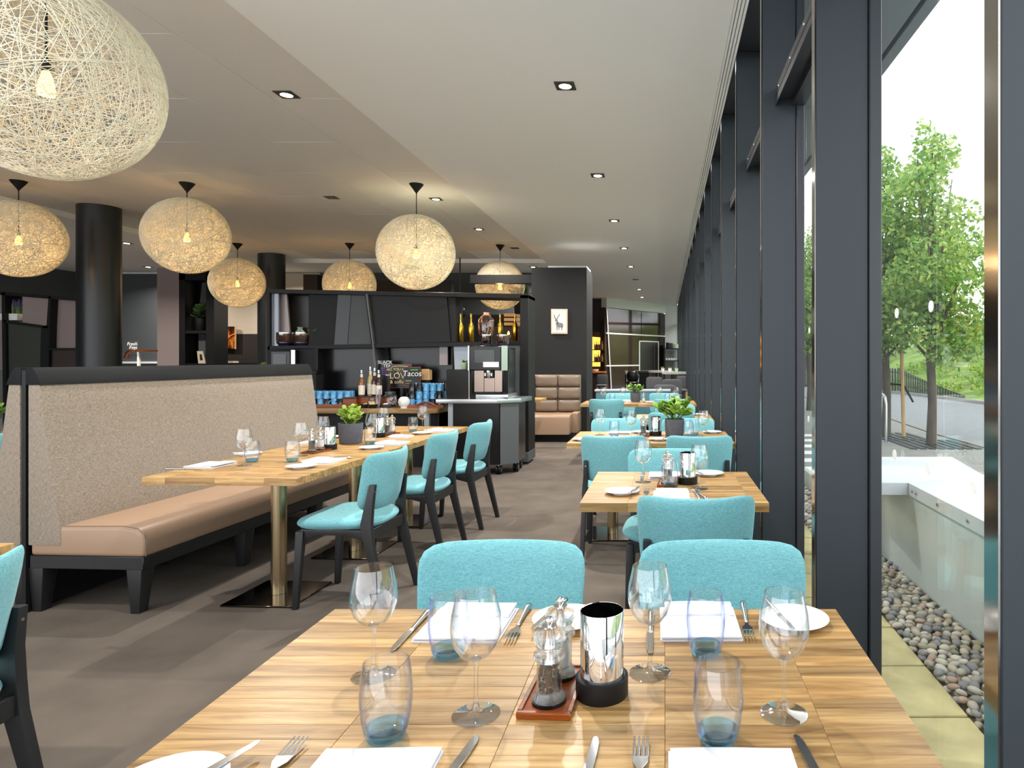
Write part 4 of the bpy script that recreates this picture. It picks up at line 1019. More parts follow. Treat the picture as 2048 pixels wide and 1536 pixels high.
# shelf wall at the picture edge
D4 = 9.75
su = thing('room_divider_shelf', 'black room divider with mauve gloss panels at the picture edge', 'shelf', (0,0,0))
link('top_rail', panel_px([(-20,581),(156,596),(156,602),(-20,588)], D4, .35, m_black), su); link('upright', panel_px([(3,585),(10,585),(16,1000),(8,1000)], D4, .35, m_black), su); link('upright', panel_px([(97,592),(102,593),(99,655),(97,741),(80,741),(82,655),(93,650)], D4, .35, m_black), su)
link('mauve_panel', panel_px([(-20,590),(4,590),(8,740),(-20,740)], D4+.3, .03, m_mauve), su); link('mauve_panel', panel_px([(45,590),(97,595),(95,654),(45,645)], D4+.03, .03, m_mauve), su); link('mauve_panel', panel_px([(102,595),(152,601),(152,697),(99,697)], D4+.12, .03, m_mauve), su)
link('slanted_shelf', panel_px([(8,640),(96,652),(96,657),(8,646)], D4, .33, m_black), su); link('green_black_panel', panel_px([(12,646),(83,656),(81,760),(15,790)], D4+.04, .04, M('dark_green_panel', srgb(52,56,48), .5)), su)
link('shelf_board', rect_px(97,696,154,700,D4,.33,m_black), su); link('lower_panel', rect_px(97,700,154,900,D4+.05,.04,M('brown_black', srgb(62,52,48), .3)), su)
lv = thing('lavender_trough', 'white trough of purple lavender on the slanted shelf', 'planter', PX(26,641,D4+.12)); link('trough', MB().prism([(-.13,0),(.13,0),(.135,.10),(-.135,.10)], 'y', -.07, .07).mesh('trough', m_white, .004), lv)
rg = random.Random(2); mb = MB(); mb2 = MB()
for i in range(70):
    x, y = rg.uniform(-.12,.12), rg.uniform(-.05,.05); h = rg.uniform(.08,.19); tx = x+rg.uniform(-.03,.03)
    mb.tube([(x,y,.09),(tx,y,.09+h)], [.004,.002], 4); mb2.tube([(tx,y,.09+h),(tx+.004,y,.09+h+.04)], [.008,.004], 5)
o = link('stems', mb.mesh('stems', m_jade), lv); o['kind'] = 'stuff'; o = link('flowers', mb2.mesh('flowers', M('lavender', srgb(98,82,150), .8)), lv); o['kind'] = 'stuff'
def canister(label, pos, r, h, mat):
    t = thing('canister', label, 'canister', pos); link('body', MB().lathe([(0,0),(r*.92,0),(r,.01),(r,h),(r*.94,h),(r*.92,h-.01),(0,h-.012)], 28).mesh('body', mat, ang=40), t); link('rim', MB().lathe([(r*.95,h-.006),(r*1.02,h-.006),(r*1.02,h+.004),(r*.95,h+.004)], 28, closed=True).mesh('rim', mat), t)
canister('gold canister on the divider shelf at the picture edge', PX(113,696,D4+.2), .075, .14, m_gold); canister('dark canister beside the gold one on the divider shelf', PX(140,696,D4+.22), .08, .13, m_dark)

# ================================================================ BLACK SHELVING AND COFFEE STATION
S = 8.35
sh = thing('black_shelving', 'black room divider shelving with slanted panels above the mug counter', 'shelf', (0,0,0))
link('top_board', panel_px([(535,578),(1057,588),(1057,597),(535,586)], S-.02, .42, m_black, .003), sh)
link('end_post', rect_px(1040,590,1057,915,S-.02,.42,m_black,.003), sh); link('post_plinth', rect_px(1034,905,1057,924,S-.04,.44,m_grey,.003), sh)
link('silver_door', rect_px(539,586,547,692,S+.05,.03,m_silverpanel,.002), sh); link('silver_door', rect_px(548,586,557,692,S+.05,.03,m_silverpanel,.002), sh)
link('taupe_panel', panel_px([(557,586),(573,586),(580,672),(580,692),(557,692)], S+.12, .03, m_mauve), sh)
link('upright', rect_px(534,584,539,880,S,.38,m_black), sh)
link('dark_panel', panel_px([(574,586),(617,586),(617,692),(580,692)], S+.3, .03, M('brown_black_panel', srgb(44,38,35), .4)), sh)
link('charcoal_panel', panel_px([(618,588),(680,590),(668,694),(618,694)], S+.06, .03, m_dark), sh)
link('upright', panel_px([(676,588),(702,588),(694,694),(668,694)], S+.02, .34, m_blackgloss), sh)
link('grey_panel', panel_px([(702,590),(730,590),(743,691),(694,693)], S+.03, .03, m_grey), sh)
link('slanted_edge', panel_px([(731,588),(735,588),(752,730),(749,760),(745,693)], S-.03, .36, M('edge_grey', srgb(76,78,78), .4)), sh)
link('tilted_panel', panel_px([(736,588),(893,590),(901,683),(748,690)], S+.02, .04, m_black), sh)
link('shelf_board', panel_px([(535,692),(1042,682),(1042,690),(535,700)], S, .36, m_black, .002), sh)
link('angled_side', panel_px([(893,590),(911,594),(912,684),(901,684)], S+.05, .30, m_dark), sh)
link('grey_lower_panel', rect_px(588,697,630,880,S+.0,.04,m_dark), sh); link('upright', rect_px(630,697,636,880,S-.02,.36,m_black), sh)
link('gloss_back_panel', rect_px(634,697,748,880,S+.18,.04,m_blackgloss), sh); link('gloss_back_panel', panel_px([(749,697),(905,690),(905,880),(749,880)], S+.24, .04, m_blackgloss), sh); link('slanted_panel', panel_px([(750,700),(776,695),(781,760),(752,760)], S+.2, .03, m_dark), sh)
link('small_copper_panel', rect_px(879,690,895,730,S+.15,.03,m_mauve), sh); link('silver_panel', panel_px([(907,686),(1041,683),(1041,800),(912,800)], S+.1, .03, m_silverpanel), sh)
link('kick_panel', rect_px(636,880,905,905,S+.2,.05,m_black), sh)
# things on top / in the shelving
op = small_pot('green fern in an orange pot on top of the black shelving', PX(824,580,S+.15), 2.0, m_orange, m_jade, 1.0, 34, .75, 9)
jarm = M('sage_glaze', srgb(150,172,150), .35)
t = thing('ceramic_jar', 'sage green ceramic jar above the smoked glass bowls', 'jar', PX(600,690,S+.22)); link('body', MB().lathe([(0,0),(.058,0),(.066,.03),(.066,.12),(.058,.17),(.03,.20),(.028,.225),(.033,.23),(.026,.23),(.024,.2),(0,.19)], 28).mesh('body', jarm, ang=60), t); link('lip', MB().lathe([(.026,.226),(.035,.226),(.035,.236),(.026,.236)], 24, closed=True).mesh('lip', jarm), t)
def bowl(label, pos, r, h):
    t = thing('glass_hurricane', label, 'candle glass', pos, 0, 'smoked copper glass vessels'); link('body', MB().lathe([(r*.75,.03),(r,.06),(r,h),(r*.97,h),(r*.97,.065),(r*.73,.034)], 30).mesh('glass', m_smoke, ang=50), t); link('base', MB().lathe([(0,0),(r*.7,0),(r*.95,.03),(r*.95,.045),(0,.045)], 30).mesh('base', M('plum_base', srgb(40,34,56), .2)), t); link('rim', MB().lathe([(r*.96,h-.01),(r*1.01,h-.01),(r*1.01,h+.002),(r*.96,h+.002)], 30, closed=True).mesh('rim', m_steel), t)
bowl('smoked copper glass bowl above the microwave, outer one', PX(569,691,S+.10), .098, .165); bowl('smoked copper glass bowl beside the sage jar', PX(602,691,S+.07), .098, .165)
pt = jade('leafy plant in a dark pot on the black shelving', *PX(638,692,S+.16)[:2], PX(638,692,S+.16)[2]+.0, .95, 1.1, 60, 1.4, 12, False, 1.2)
mw = thing('microwave', 'black microwave with silver side under the smoked bowls', 'microwave', (0,0,0)); link('body', rect_px(537,700,590,742,S-.1,.34,m_black,.004), mw); link('door', rect_px(542,703,580,738,S-.115,.015,m_blackgloss,.003), mw); link('window', rect_px(546,708,572,734,S-.12,.006,m_screen), mw); link('silver_side', rect_px(582,700,590,742,S-.12,.02,m_alu), mw)
sc_ = thing('side_cabinet', 'charcoal side cabinet under the microwave', 'cabinet', (0,0,0)); link('body', rect_px(512,747,632,905,S-.2,.18,m_dark), sc_); link('top', rect_px(511,742,633,747,S-.21,.20,m_black), sc_)
small_pot('mint pot of succulents beside the microwave', PX(527,742,S-.13), .8, m_mint, m_jade, .3, 24, .35, 5)
GB = MB().lathe([(0,0),(.032,0),(.036,.004),(.036,.20),(.030,.235),(.0135,.265),(.0125,.335),(.0145,.336),(.0145,.348),(0,.348)], 24).mesh('bottle', m_gold, ang=50)
for lb, px, py in (('gold glass bottle at the slanted end of the shelf', 921,681), ('gold glass bottle second from the slanted end', 942,681), ('gold glass bottle behind the copper vessels', 1000,679), ('gold glass bottle next to the shelving end post', 1030,679)):
    t = thing('gold_bottle', lb, 'bottle', (PX(px,0,S+.16)[0], S+.16, ZZ(683.2,S)), 0, 'gold glass bottles'); link('body', GB, t); link('stopper', MB().lathe([(0,.346),(.011,.346),(.010,.37),(0,.37)], 14).mesh('stopper', m_lightwood), t)
# wood counter
ct = thing('mug_counter', 'oak counter with rounded end carrying the stacked mugs', 'counter', (0,0,0)); cz = .752; CY0, CY1 = 7.86, 8.52
xr = XX(886, 8.0); xl = XX(600, 8.0)
pl = [(xl,CY0),(xr-.12,CY0)] + [(xr-.12+.12*math.sin(a), CY0+.12-.12*math.cos(a)) for a in [i*PI/12 for i in range(1,7)]] + [(xr,CY1),(xl,CY1)]
link('worktop', MB().prism(pl, 'z', cz-.06, cz).mesh('worktop', m_oak_top, .003, 2), ct)
link('support_panel', bx(xl, xr-.1, CY0+.25, CY0+.29, .0, cz-.06, m_black), ct); link('support_leg', bx(xr-.2, xr-.14, CY0+.05, CY0+.1, 0, cz-.06, m_silverpanel), ct)
# mugs
MUGB = MB().lathe([(0,.0),(.034,.0),(.036,.003),(.0405,.092),(.0405,.095),(.038,.095),(.034,.006),(0,.005)], 24)
def mug_meshes(mat): 
    b = MB().add(MUGB.v, MUGB.f).mesh('body', mat, ang=50)
    h = MB().tube([(.037,0,.075),(.058,0,.078),(.068,0,.055),(.06,0,.03),(.036,0,.022)], .006, 8).mesh('handle', mat)
    return b, h
MUG = {'b': mug_meshes(m_mug), 'k': mug_meshes(m_mugb)}
def mug(label, x, y, z, c, rz, group):
    t = thing('mug', label, 'mug', (x, y, z+.0955), rz, group); t.rotation_euler = (PI, 0, rz)     # standing upside down
    link('body', MUG[c][0], t); link('handle', MUG[c][1], t)
TRY = 8.02
t = thing('mug_tray', 'brown wooden tray under the blue mugs by the bench end', 'tray', (XX(654,TRY), TRY+.08, cz), 0); link('board', bx(-.30,.23,-.15,.16,0,.012,m_redwood), t); [link('lip', bx(-.30,.23,a,a+.012,0,.045,m_redwood), t) for a in (-.155,.153)]; [link('end', bx(a,a+.012,-.155,.165,0,.055,m_redwood), t) for a in (-.31,.228)]
t = thing('mug_tray', 'brown tray with curved handles under the tall mug stack', 'tray', (XX(857,TRY), TRY+.06, cz), 0); link('board', bx(-.23,.21,-.15,.16,0,.012,m_redwood), t); [link('lip', bx(-.23,.21,a,a+.012,0,.04,m_redwood), t) for a in (-.155,.153)]; link('handle', MB().tube([(-.11,-.15,.03),(-.05,-.15,.062),(0,-.15,.07),(.06,-.15,.06),(.12,-.15,.03)], .012, 8).mesh('handle', m_redwood), t)
rg = random.Random(4)
for row in range(2):
    for i in range(6):
        for j in range(2):
            x = XX(626,TRY) + i*.0855; y = TRY + .0 + j*.105; c = 'b' if row or (i+j) % 2 else 'k'
            mug(('upper' if row else 'lower') + (' front' if j == 0 else ' back') + ' row, %s mug from the bench end of the tray' % ORD[i], x + (.0 if row else .008), y, cz+.0125+row*.0965, c, rg.uniform(1.2,4.2), 'mugs stacked on the bench end tray')
for row in range(3):
    for i in range(5):
        for j in range(2):
            x = XX(828,TRY) + i*.0855 - .01; y = TRY-.02 + j*.105; c = 'b' if (row*7+i*3+j) % 5 in (0,1,3) else 'k'
            if i > 4: continue
            mug('%s layer of the tall stack, %s %s mug from the vase' % (('bottom','middle','top')[row], ORD[i], ('front','back')[j]), x, y, cz+.0125+row*.0965, c, rg.uniform(0,6), 'mugs in the tall stack by the coffee trolley')
# bottles with labels
m_amberglass = M('amber_syrup', srgb(126,80,36), .1, coat=.5); m_clearsyr = M('straw_syrup', srgb(190,172,120), .1, coat=.5); m_colasyr = M('dark_syrup', srgb(52,26,20), .1, coat=.5)
m_lab = M('bottle_label', srgb(222,214,200), .7, var=.15, vscale=40)
bs = thing('bottle_rack', 'low dark wooden riser under the syrup bottles', 'rack', (XX(745,8.05), 8.14, cz)); link('deck', bx(-.17,.20,-.10,.14,.12,.135,m_blackwood), bs); link('front_board', bx(-.17,.20,-.10,-.085,0,.12,m_redwood), bs); link('back_board', bx(-.17,.20,.125,.14,0,.12,m_blackwood), bs)
for lb, px, dy, mt, z in (('syrup bottle with amber syrup on the riser', 724,-.05,m_amberglass,0), ('tallest pale syrup bottle at the back of the riser', 735,.04,m_clearsyr,.06), ('dark syrup bottle with red neck on the riser', 748,-.02,m_colasyr,.035), ('dark syrup bottle nearest the black sign', 759,-.06,m_colasyr,0)):
    t = thing('syrup_bottle', lb, 'bottle', (XX(px,8.1), 8.14+dy, cz+.1355), 0, 'syrup bottles'); s = 1+z*2.2; t.scale = (1,1,s)
    link('glass', MB().lathe([(0,0),(.034,0),(.037,.004),(.037,.16),(.030,.195),(.015,.235),(.014,.29),(0,.29)], 20).mesh('glass', mt, ang=50), t); link('label', MB().lathe([(.0372,.02),(.0376,.02),(.0376,.135),(.0372,.135)], 20).mesh('label', m_lab), t); link('cap', MB().lathe([(0,.288),(.017,.288),(.017,.325),(0,.327)], 16).mesh('cap', m_alu), t); link('neck_label', MB().lathe([(.0145,.235),(.016,.235),(.016,.275),(.0145,.275)], 16).mesh('neck', m_lab), t)
# signs
def sign(label, px0, py0, px1, py1, d, board, edge, name='chalk_sign'):
    t = thing(name, label, 'sign', (0,0,0)); link('board', rect_px(px0,py0,px1,py1,d,.015,board), t)
    if edge: link('frame', rect_px(px0-1,py0-1.5,px1+1,py1+1,d+.004,.016,edge), t)
    return t
zb = lambda d: None
s1 = sign('black sign with white lettering and purple lines behind the syrup bottles', 757,721,780,790,8.40,m_blackgloss,None)
text('BLACK', .062, PX(770,725,8.39), m_text_w, s1); text('TEA', .055, PX(774,732,8.39), m_text_w, s1)
for i in range(4): link('purple_line', rect_px(761+i,736+i*4,771+i*1.5,737.3+i*4,8.39,.002,m_text_p), s1)
link('white_curve', rect_px(771,749,779,751,8.39,.002,m_text_w), s1)
s2 = sign('black and gold sign reading all you need is love', 781,730,822,775,8.33,m_blackgloss,m_redwood)
text('ALL YOU NEED', .045, PX(797,739,8.318), m_text_c, s2); text('IS', .03, PX(796,744.5,8.318), m_text_c, s2); text('LOVE', .105, PX(799,752,8.318), m_text_c, s2, ext=.002); text('& coffee', .06, PX(796,764,8.318), m_text_c, s2)
link('scroll', MB().tube([PX(783,737,8.318),PX(785,733,8.318),PX(800,732,8.318),PX(815,733,8.318),PX(819,737,8.318)], .004, 6).mesh('scroll', m_text_c), s2); link('support', rect_px(800,775,806,812,8.34,.02,m_blackwood), s2)
s3 = sign('grey chalkboard with white word and green strokes', 808,735,840,770,8.25,m_chalk,m_redwood)
text('Tacos', .10, PX(824,747.5,8.24), m_text_w, s3, shear=.1); link('green_stroke', rect_px(821,739,836,740.6,8.24,.003,m_text_g), s3); link('green_stroke', rect_px(811,761,823,762.6,8.24,.003,m_text_g), s3); link('pink_stroke', rect_px(811,766,822,767.5,8.24,.003,M('chalk_pink', srgb(200,70,150), .8)), s3); link('support', rect_px(818,770,830,813,8.26,.02,m_blackwood), s3)
cr_ = thing('wooden_crate', 'small pale wooden crate behind the chalkboard', 'crate', (0,0,0)); link('front', rect_px(843,738,858,760,8.40,.02,m_lightwood), cr_); link('side', rect_px(856,740,858.5,760,8.38,.1,m_lightwood), cr_); link('stand', rect_px(844,760,858,811,8.41,.04,m_blackwood), cr_)
# sweets, bowls, vase, box
bxp = thing('tea_box', 'dark brown tea box beside the bowls', 'box', (XX(701,8.0), 8.04, cz)); link('body', cbox(.165,.14,.11,m_redwood,.004), bxp); link('lid', cbox(.17,.145,.02,M('dark_mahogany', srgb(58,32,26), .4),.004), bxp, (0,0,.11))
def jarc(label, px, d, r, h, fillmat, n, seed):
    t = thing('glass_jar', label, 'jar', (XX(px,d), d, cz)); link('glass', MB().lathe([(0,0),(r*.8,0),(r,.02),(r,h*.7),(r*.72,h*.86),(r*.8,h),(r*.76,h),(r*.68,h*.86),(r*.96,h*.68),(r*.96,.022),(0,.006)], 26).mesh('glass', m_glass, ang=50), t)
    rg = random.Random(seed); mb = MB()
    for _ in range(n):
        a = rg.uniform(0,6.28); q = r*.8*math.sqrt(rg.random()); z = rg.uniform(.02, h*.62); s = .013
        mt = Matrix.Translation((q*math.cos(a), q*math.sin(a), z)) @ Matrix.Rotation(rg.uniform(0,3),4,'X') @ Matrix.Rotation(rg.uniform(0,3),4,'Z')
        mb.add([tuple(mt @ Vector(v)) for v in MB().box(-s,s,-s*.6,s*.6,-s*.5,s*.5).v], MB().box(0,1,0,1,0,1).f)
    o = link('sweets', mb.mesh('sweets', fillmat), t); o['kind'] = 'stuff'
m_sweets = leafmat('sweet_wrappers', srgb(120,90,150), srgb(220,210,210), srgb(200,160,90), 0); m_sugar = leafmat('sugar_cubes', srgb(190,150,110), srgb(222,190,150), srgb(236,226,210), 0)
jarc('big glass jar of wrapped sweets', 781, 8.12, .085, .19, m_sweets, 60, 1); jarc('small glass jar of sugar in front of the riser', 744, 7.97, .05, .12, m_sugar, 40, 2)
tw = thing('glass_tumbler_jar', 'clear twisted jar of straws and sweets', 'jar', (XX(756,7.96), 7.965, cz)); link('glass', MB().lathe([(0,0),(.036,0),(.042,.03),(.03,.09),(.04,.15),(.037,.15),(.027,.09),(.038,.03),(0,.006)], 24).mesh('glass', m_glass, ang=60), tw)
mb = MB(); rg = random.Random(8)
for i in range(14): a = rg.uniform(0,6.28); mb.tube([(.012*math.cos(a),.012*math.sin(a),.01),(.03*math.cos(a),.03*math.sin(a),.23)], .003, 5)
o = link('straws', mb.mesh('straws', m_sweets), tw); o['kind'] = 'stuff'
def dish(label, px, d, r, mat, fill, n, seed):
    t = thing('bowl', label, 'bowl', (XX(px,d), d, cz), 0, 'dark condiment bowls'); link('body', MB().lathe([(0,0),(r*.55,0),(r*.7,.006),(r,.045),(r*.95,.047),(r*.65,.01),(0,.009)], 26).mesh('bowl', mat, ang=50), t)
    rg = random.Random(seed)
    for k in range(n):
        a = rg.uniform(0,6.28); q = r*.55*rg.random()
        link('lemon_slice' if fill is m_lemon else 'sachet', cached(('dsl', fill.name), lambda: MB().pad(.035,.03,.012,2.2,12).mesh('slice', fill)), t, (q*math.cos(a), q*math.sin(a), .032+.004*k), (rg.uniform(.8,1.6), rg.uniform(-.5,.5), a))
m_lemon = M('lemon', srgb(230,206,84), .5)
dish('dark bowl of lemon slices nearest the tea box', 729, 7.95, .052, m_dark, m_lemon, 5, 1); dish('dark bowl of lemon slices in the middle', 746, 7.92, .058, m_dark, m_lemon, 6, 2); dish('grey bowl of white sachets', 774, 7.95, .062, m_grey, m_linen, 6, 3)
vs = thing('round_vase', 'round white marbled vase at the counter edge', 'vase', (XX(808,7.93), 7.93, cz)); link('body', MB().lathe([(0,0),(.035,0),(.037,.008),(.06,.035),(.070,.07),(.064,.105),(.045,.13),(.03,.137),(.025,.132),(0,.125)], 32).mesh('vase', M('marbled_white', srgb(226,226,222), .25, var=.1, vscale=14), ang=60), vs); link('foot', MB().lathe([(0,0),(.04,0),(.038,.01),(0,.01)], 24).mesh('foot', m_white), vs)
rb = thing('sweet_box', 'red and white sweet box behind the lemon bowls', 'box', (XX(741,8.02)-.03, 8.05, cz)); link('carton', cbox(.075,.05,.06,M('red_carton', srgb(190,40,44), .5)), rb); link('band', cbox(.077,.052,.02,m_white), rb, (0,0,.02))
# trolley
tl = thing('coffee_trolley', 'black service trolley on castors carrying the coffee machine', 'trolley', (0,0,0))
TX0, TX1, TX2 = -2.49, -1.92, -1.74; TY0, TY1 = 7.55, 8.15
link('worktop', MB().prism([(-2.64,TY0-.05),(-1.93,TY0-.05),(-1.70,TY0+.16),(-1.66,TY1),(-2.64,TY1)], 'z', .835, .885).mesh('top', m_alu, .004), tl)
link('body', MB().prism([(TX0,TY0),(TX1,TY0),(TX2,TY0+.17),(TX2,TY1-.02),(TX0,TY1-.02)], 'z', .12, .835).mesh('body', m_blackgloss), tl)
link('side_panel', MB().prism([(TX1+.01,TY0+.002),(TX2+.008,TY0+.165),(TX2+.012,TY0+.16),(TX1+.014,TY0-.004)], 'z', .12, .835).mesh('side', m_grey), tl); link('corner_strip', bx(TX0-.02,TX0+.035,TY0-.012,TY0,.12,.835,m_silverpanel), tl)
CW = MB().lathe([(0,-.012),(.050,-.012),(.055,-.008),(.055,.008),(.050,.012),(0,.012)], 24).xf(Matrix.Rotation(R(90),4,'Y')).mesh('wheel', m_black); CHUB = MB().lathe([(0,-.014),(.03,-.014),(.03,.014),(0,.014)], 20).xf(Matrix.Rotation(R(90),4,'Y')).mesh('hub', m_grey)
for x, y in ((TX1-.02,TY0+.08),(TX2-.04,TY0+.26),(TX0+.08,TY0+.08),(TX2-.06,TY1-.08)):
    c = link('castor', bx(-.03,.03,-.03,.03,.09,.122,m_alu), tl, (x,y,0))
    for s in (-.018, .018): w = link('wheel', CW, c, (s,-.01,.056)); link('hub', CHUB, c, (s,-.01,.056))
# coffee machine
cm = thing('coffee_machine', 'black and chrome coffee machine with touch screen on the trolley', 'coffee machine', (-2.06, 7.84, .8855), 0)
link('housing', MB().prism([(-.21,-.20),(.17,-.20),(.21,-.16),(.21,.22),(-.21,.22)], 'z', .05, .60).mesh('housing', m_blackgloss, .004), cm); link('drip_tray', MB().box(-.14,.24,-.27,.2,0,.05).mesh('tray', m_alu, .008, 2), cm); link('grille', bx(-.15,.15,-.265,-.2,.05,.075,m_black), cm)
hd = link('head', bx(-.22,.16,-.27,-.19,.33,.62,m_blackgloss,.012), cm); link('screen', bx(-.15,.08,-.276,-.27,.42,.57,m_screen), hd); link('drink_picture', bx(-.05,.13,-.277,-.27,.37,.43,m_white), hd); link('silver_corner', MB().prism([(.16,-.27),(.215,-.20),(.215,-.19),(.16,-.19)], 'z', .33, .62).mesh('corner', m_alu), hd); link('silver_corner', bx(-.23,-.215,-.27,-.19,.33,.62,m_alu), hd)
for x0, x1 in ((-.17,-.06),(.07,.155)): link('copper_panel', bx(x0,x1,-.215,-.20,.08,.33,m_taupe_steel), cm)
link('copper_panel', bx(-.055,.065,-.21,-.20,.08,.24,m_taupe_steel), cm); sp_ = link('spout', MB().lathe([(0,0),(.02,0),(.028,.06),(.028,.09),(0,.09)], 16).mesh('spout', m_chrome), cm, (0,-.24,.24)); link('dispenser', bx(-.05,.06,-.24,-.205,.25,.33,m_black), cm)
for k in range(4): link('key_mark', bx(-.045+k*.025,-.03+k*.025,-.243,-.24,.265,.30,m_text_w), cm)
link('glass_side', bx(.211,.216,-.15,.2,.06,.58,m_screen), cm)
for lb, px in (('copper bean hopper glass on the coffee machine, open bottle above it', 972), ('copper bean hopper glass on the coffee machine beside the gold bottle', 1006)):
    bowl(lb, (XX(px,7.84), 7.84, .8855+.601), .075, .155)
cv = thing('copper_vase', 'copper wire vase standing on the bean hopper glass', 'vase', (XX(972,7.84), 7.84, .8855+.601+.158)); link('glass', MB().lathe([(0,0),(.078,0),(.086,.06),(.09,.17),(.06,.225),(.045,.235),(.043,.235),(.058,.222),(.087,.168),(.083,.06),(0,.004)], 30).mesh('glass', m_smoke, ang=60), cv); link('neck', MB().lathe([(.043,.23),(.048,.23),(.048,.265),(.043,.265)], 24, closed=True).mesh('neck', m_copper), cv)
for k in range(10):
    a = k*2*PI/10; link('wire', MB().tube([(.08*math.cos(a),.08*math.sin(a),0),(.088*math.cos(a+.3),.088*math.sin(a+.3),.06),(.092*math.cos(a),.092*math.sin(a),.17),(.047*math.cos(a),.047*math.sin(a),.235)], .0022, 5).mesh('wire', m_copper), cv)
gb = thing('milk_cooler', 'black gloss milk cooler beside the coffee machine', 'cooler', (-2.44, 7.84, .8855)); link('body', cbox(.26,.36,.34,m_blackgloss,.006), gb); link('edge_strip', cbox(.012,.36,.34,m_steel), gb, (.137,-.002,0)); link('hose', MB().tube([(.15,-.15,.1),(.16,-.16,.2),(.175,-.16,.21),(.20,-.16,.13),(.24,-.15,.12),(.26,-.14,.16)], .007, 6).mesh('hose', m_white), gb); link('side_box', cbox(.12,.34,.34,m_dark,.004), gb, (.204,.0,0))
small_pot('mint pot of succulents on the milk cooler', (XX(927,7.8), 7.84, .8855+.34), .82, m_mint, m_jade, .3, 24, .35, 6)

# ================================================================ PICTURE WALL AND BOOTH
W = 11.25
wp = struct('wall_1', bx(XX(1063,W), XX(1172,W), W, W+.9, 0, ZZ(535,W), m_dark)); wp['label'] = 'charcoal partition wall with the stag picture'
link('end_face', bx(XX(1172,W), XX(1172,W)+.012, W, W+.9, 0, ZZ(535,W), m_dark), wp); link('head_beam', bx(XX(930,W), XX(1063,W), W+.3, W+.5, ZZ(562,W), ZZ(545,W), m_black), wp); link('white_coving', bx(XX(1100,W+.5), XX(1176,W+.5), W+.3, W+.92, ZZ(535,W), ZZ(535,W)+.07, m_white), wp)
pc = thing('stag_picture', 'white framed stag drawing on the charcoal wall', 'picture', (0,0,0))
link('frame', rect_px(1102,618,1135,668,W-.03,.028,m_cream,.004), pc); link('paper', rect_px(1105,621,1132,665,W-.034,.006,M('pale_grey_paper', srgb(214,212,210), .7)), pc)
m_stag = M('stag_grey', srgb(120,120,122), .8)
def blob(pts): return panel_px(pts, W-.037, .003, m_stag)
link('stag_body', blob([(1112,649),(1116,645),(1124,646),(1127,650),(1125,655),(1119,654),(1113,654)]), pc); link('stag_neck', blob([(1112,650),(1117,646),(1115,640),(1112,638),(1109,641),(1112,643)]), pc)
for a in ([(1113,654),(1115,654),(1114.5,661),(1113.5,661)], [(1117,654),(1119,654),(1118,660),(1117,660)], [(1122,654),(1124,654),(1124,661),(1123,661)]): link('stag_leg', blob(a), pc)
for a in ([(1111,639),(1108,634),(1108,629),(1109,629),(1110,634),(1113,638)], [(1113,638),(1115,633),(1119,628),(1120,629),(1116,634),(1114.5,639)]): link('stag_antler', blob(a), pc)
bo = thing('booth_bench', 'taupe buttoned booth seat against the charcoal wall', 'booth', (0,0,0)); Y0 = 10.50
bxl, bxr = XX(1010,W), XX(1160,W-.2)
link('seat_block', MB().prism([(Y0,.12),(Y0+.03,.41),(Y0+.06,.44),(W-.02,.44),(W-.02,.12)], 'x', bxl, bxr-.10).mesh('seat', m_leather, .02, 3), bo); link('side_bolster', bx(bxr-.11, bxr, Y0+.25, W-.02, .12, .46, m_leather, .02, 'b', 3), bo); link('plinth', bx(bxl, bxr-.06, Y0+.10, W-.04, 0, .12, m_black), bo)
link('back_frame', bx(bxl, bxr, W-.12, W-.01, .40, 1.08, m_leather2, .01), bo)
cwid = .385
for r_ in range(3):
    for c in range(3):
        x1 = bxr - c*cwid; x0 = max(bxl, x1 - cwid)
        z0 = .45 + r_*.212
        link('back_cushion', MB().pad(x1-x0-.004, .208, .11, 7, 32).mesh('cushion', m_leather2, ang=60), bo, ((x0+x1)/2, W-.15, z0+.106))
lt = thing('booth_table', 'small oak booth table glimpsed behind the end post', 'table', (0,0,0)); link('top', bx(XX(1000,9.6), XX(1081,9.6), 9.6, 10.1, .715, .752, m_oak_top), lt); link('column', MB().lathe([(0,0),(.04,0),(.04,.715),(0,.715)], 20).mesh('column', m_brass), lt, (-2.2,9.85,0)); link('base_plate', cbox(.36,.36,.011,m_plate_steel), lt, (-2.2,9.85,0))
# band of dark joinery behind the shelving
jn = struct('wall_2', bx(XX(610,13.2), XX(1030,13.2), 13.2, 13.35, 0, 2.25, m_dark)); jn['label'] = 'charcoal joinery behind the black shelving'
link('upper_panel', bx(XX(612,13.2), XX(640,13.2), 13.1, 13.3, 0, ZZ(550,13.2), m_black), jn); link('upper_panel', bx(XX(755,13.2), XX(905,13.2), 13.1, 13.3, 2.0, ZZ(562,13.2), m_dark), jn); link('niche', bx(XX(985,13.1), XX(1045,13.1), 13.05, 13.19, .9, 2.0, M('bar_brown', srgb(50,36,28), .5)), jn)
for k in range(3): link('timber_slat', bx(XX(1008,13.0), XX(1048,13.0), 13.0, 13.04, 2.02+k*.09, 2.08+k*.09, m_lightwood), jn)
wf = thing('wall_lantern', 'small orange lantern glowing among the gold bottles', 'lantern', PX(1017,668,12.8)); link('flame', MB().lathe([(0,-.03),(.025,0),(.015,.04),(0,.06)], 14).mesh('flame', m_bulb), wf); link('holder', MB().lathe([(0,-.08),(.04,-.08),(.05,-.02),(.045,-.02),(.036,-.07),(0,-.07)], 16).mesh('holder', m_copper), wf)
mf = thing('ceiling_speaker', 'round black spotlight ball above the gold bottles', 'spotlight', PX(920,624,12.2)); link('ball', MB().lathe([(0,-.11),(.07,-.09),(.11,0),(.07,.09),(0,.11)], 20).mesh('ball', m_blackgloss, ang=70), mf); link('stalk', MB().tube([(0,0,.09),(0,0,1.02)], .012, 8).mesh('stalk', m_black), mf)
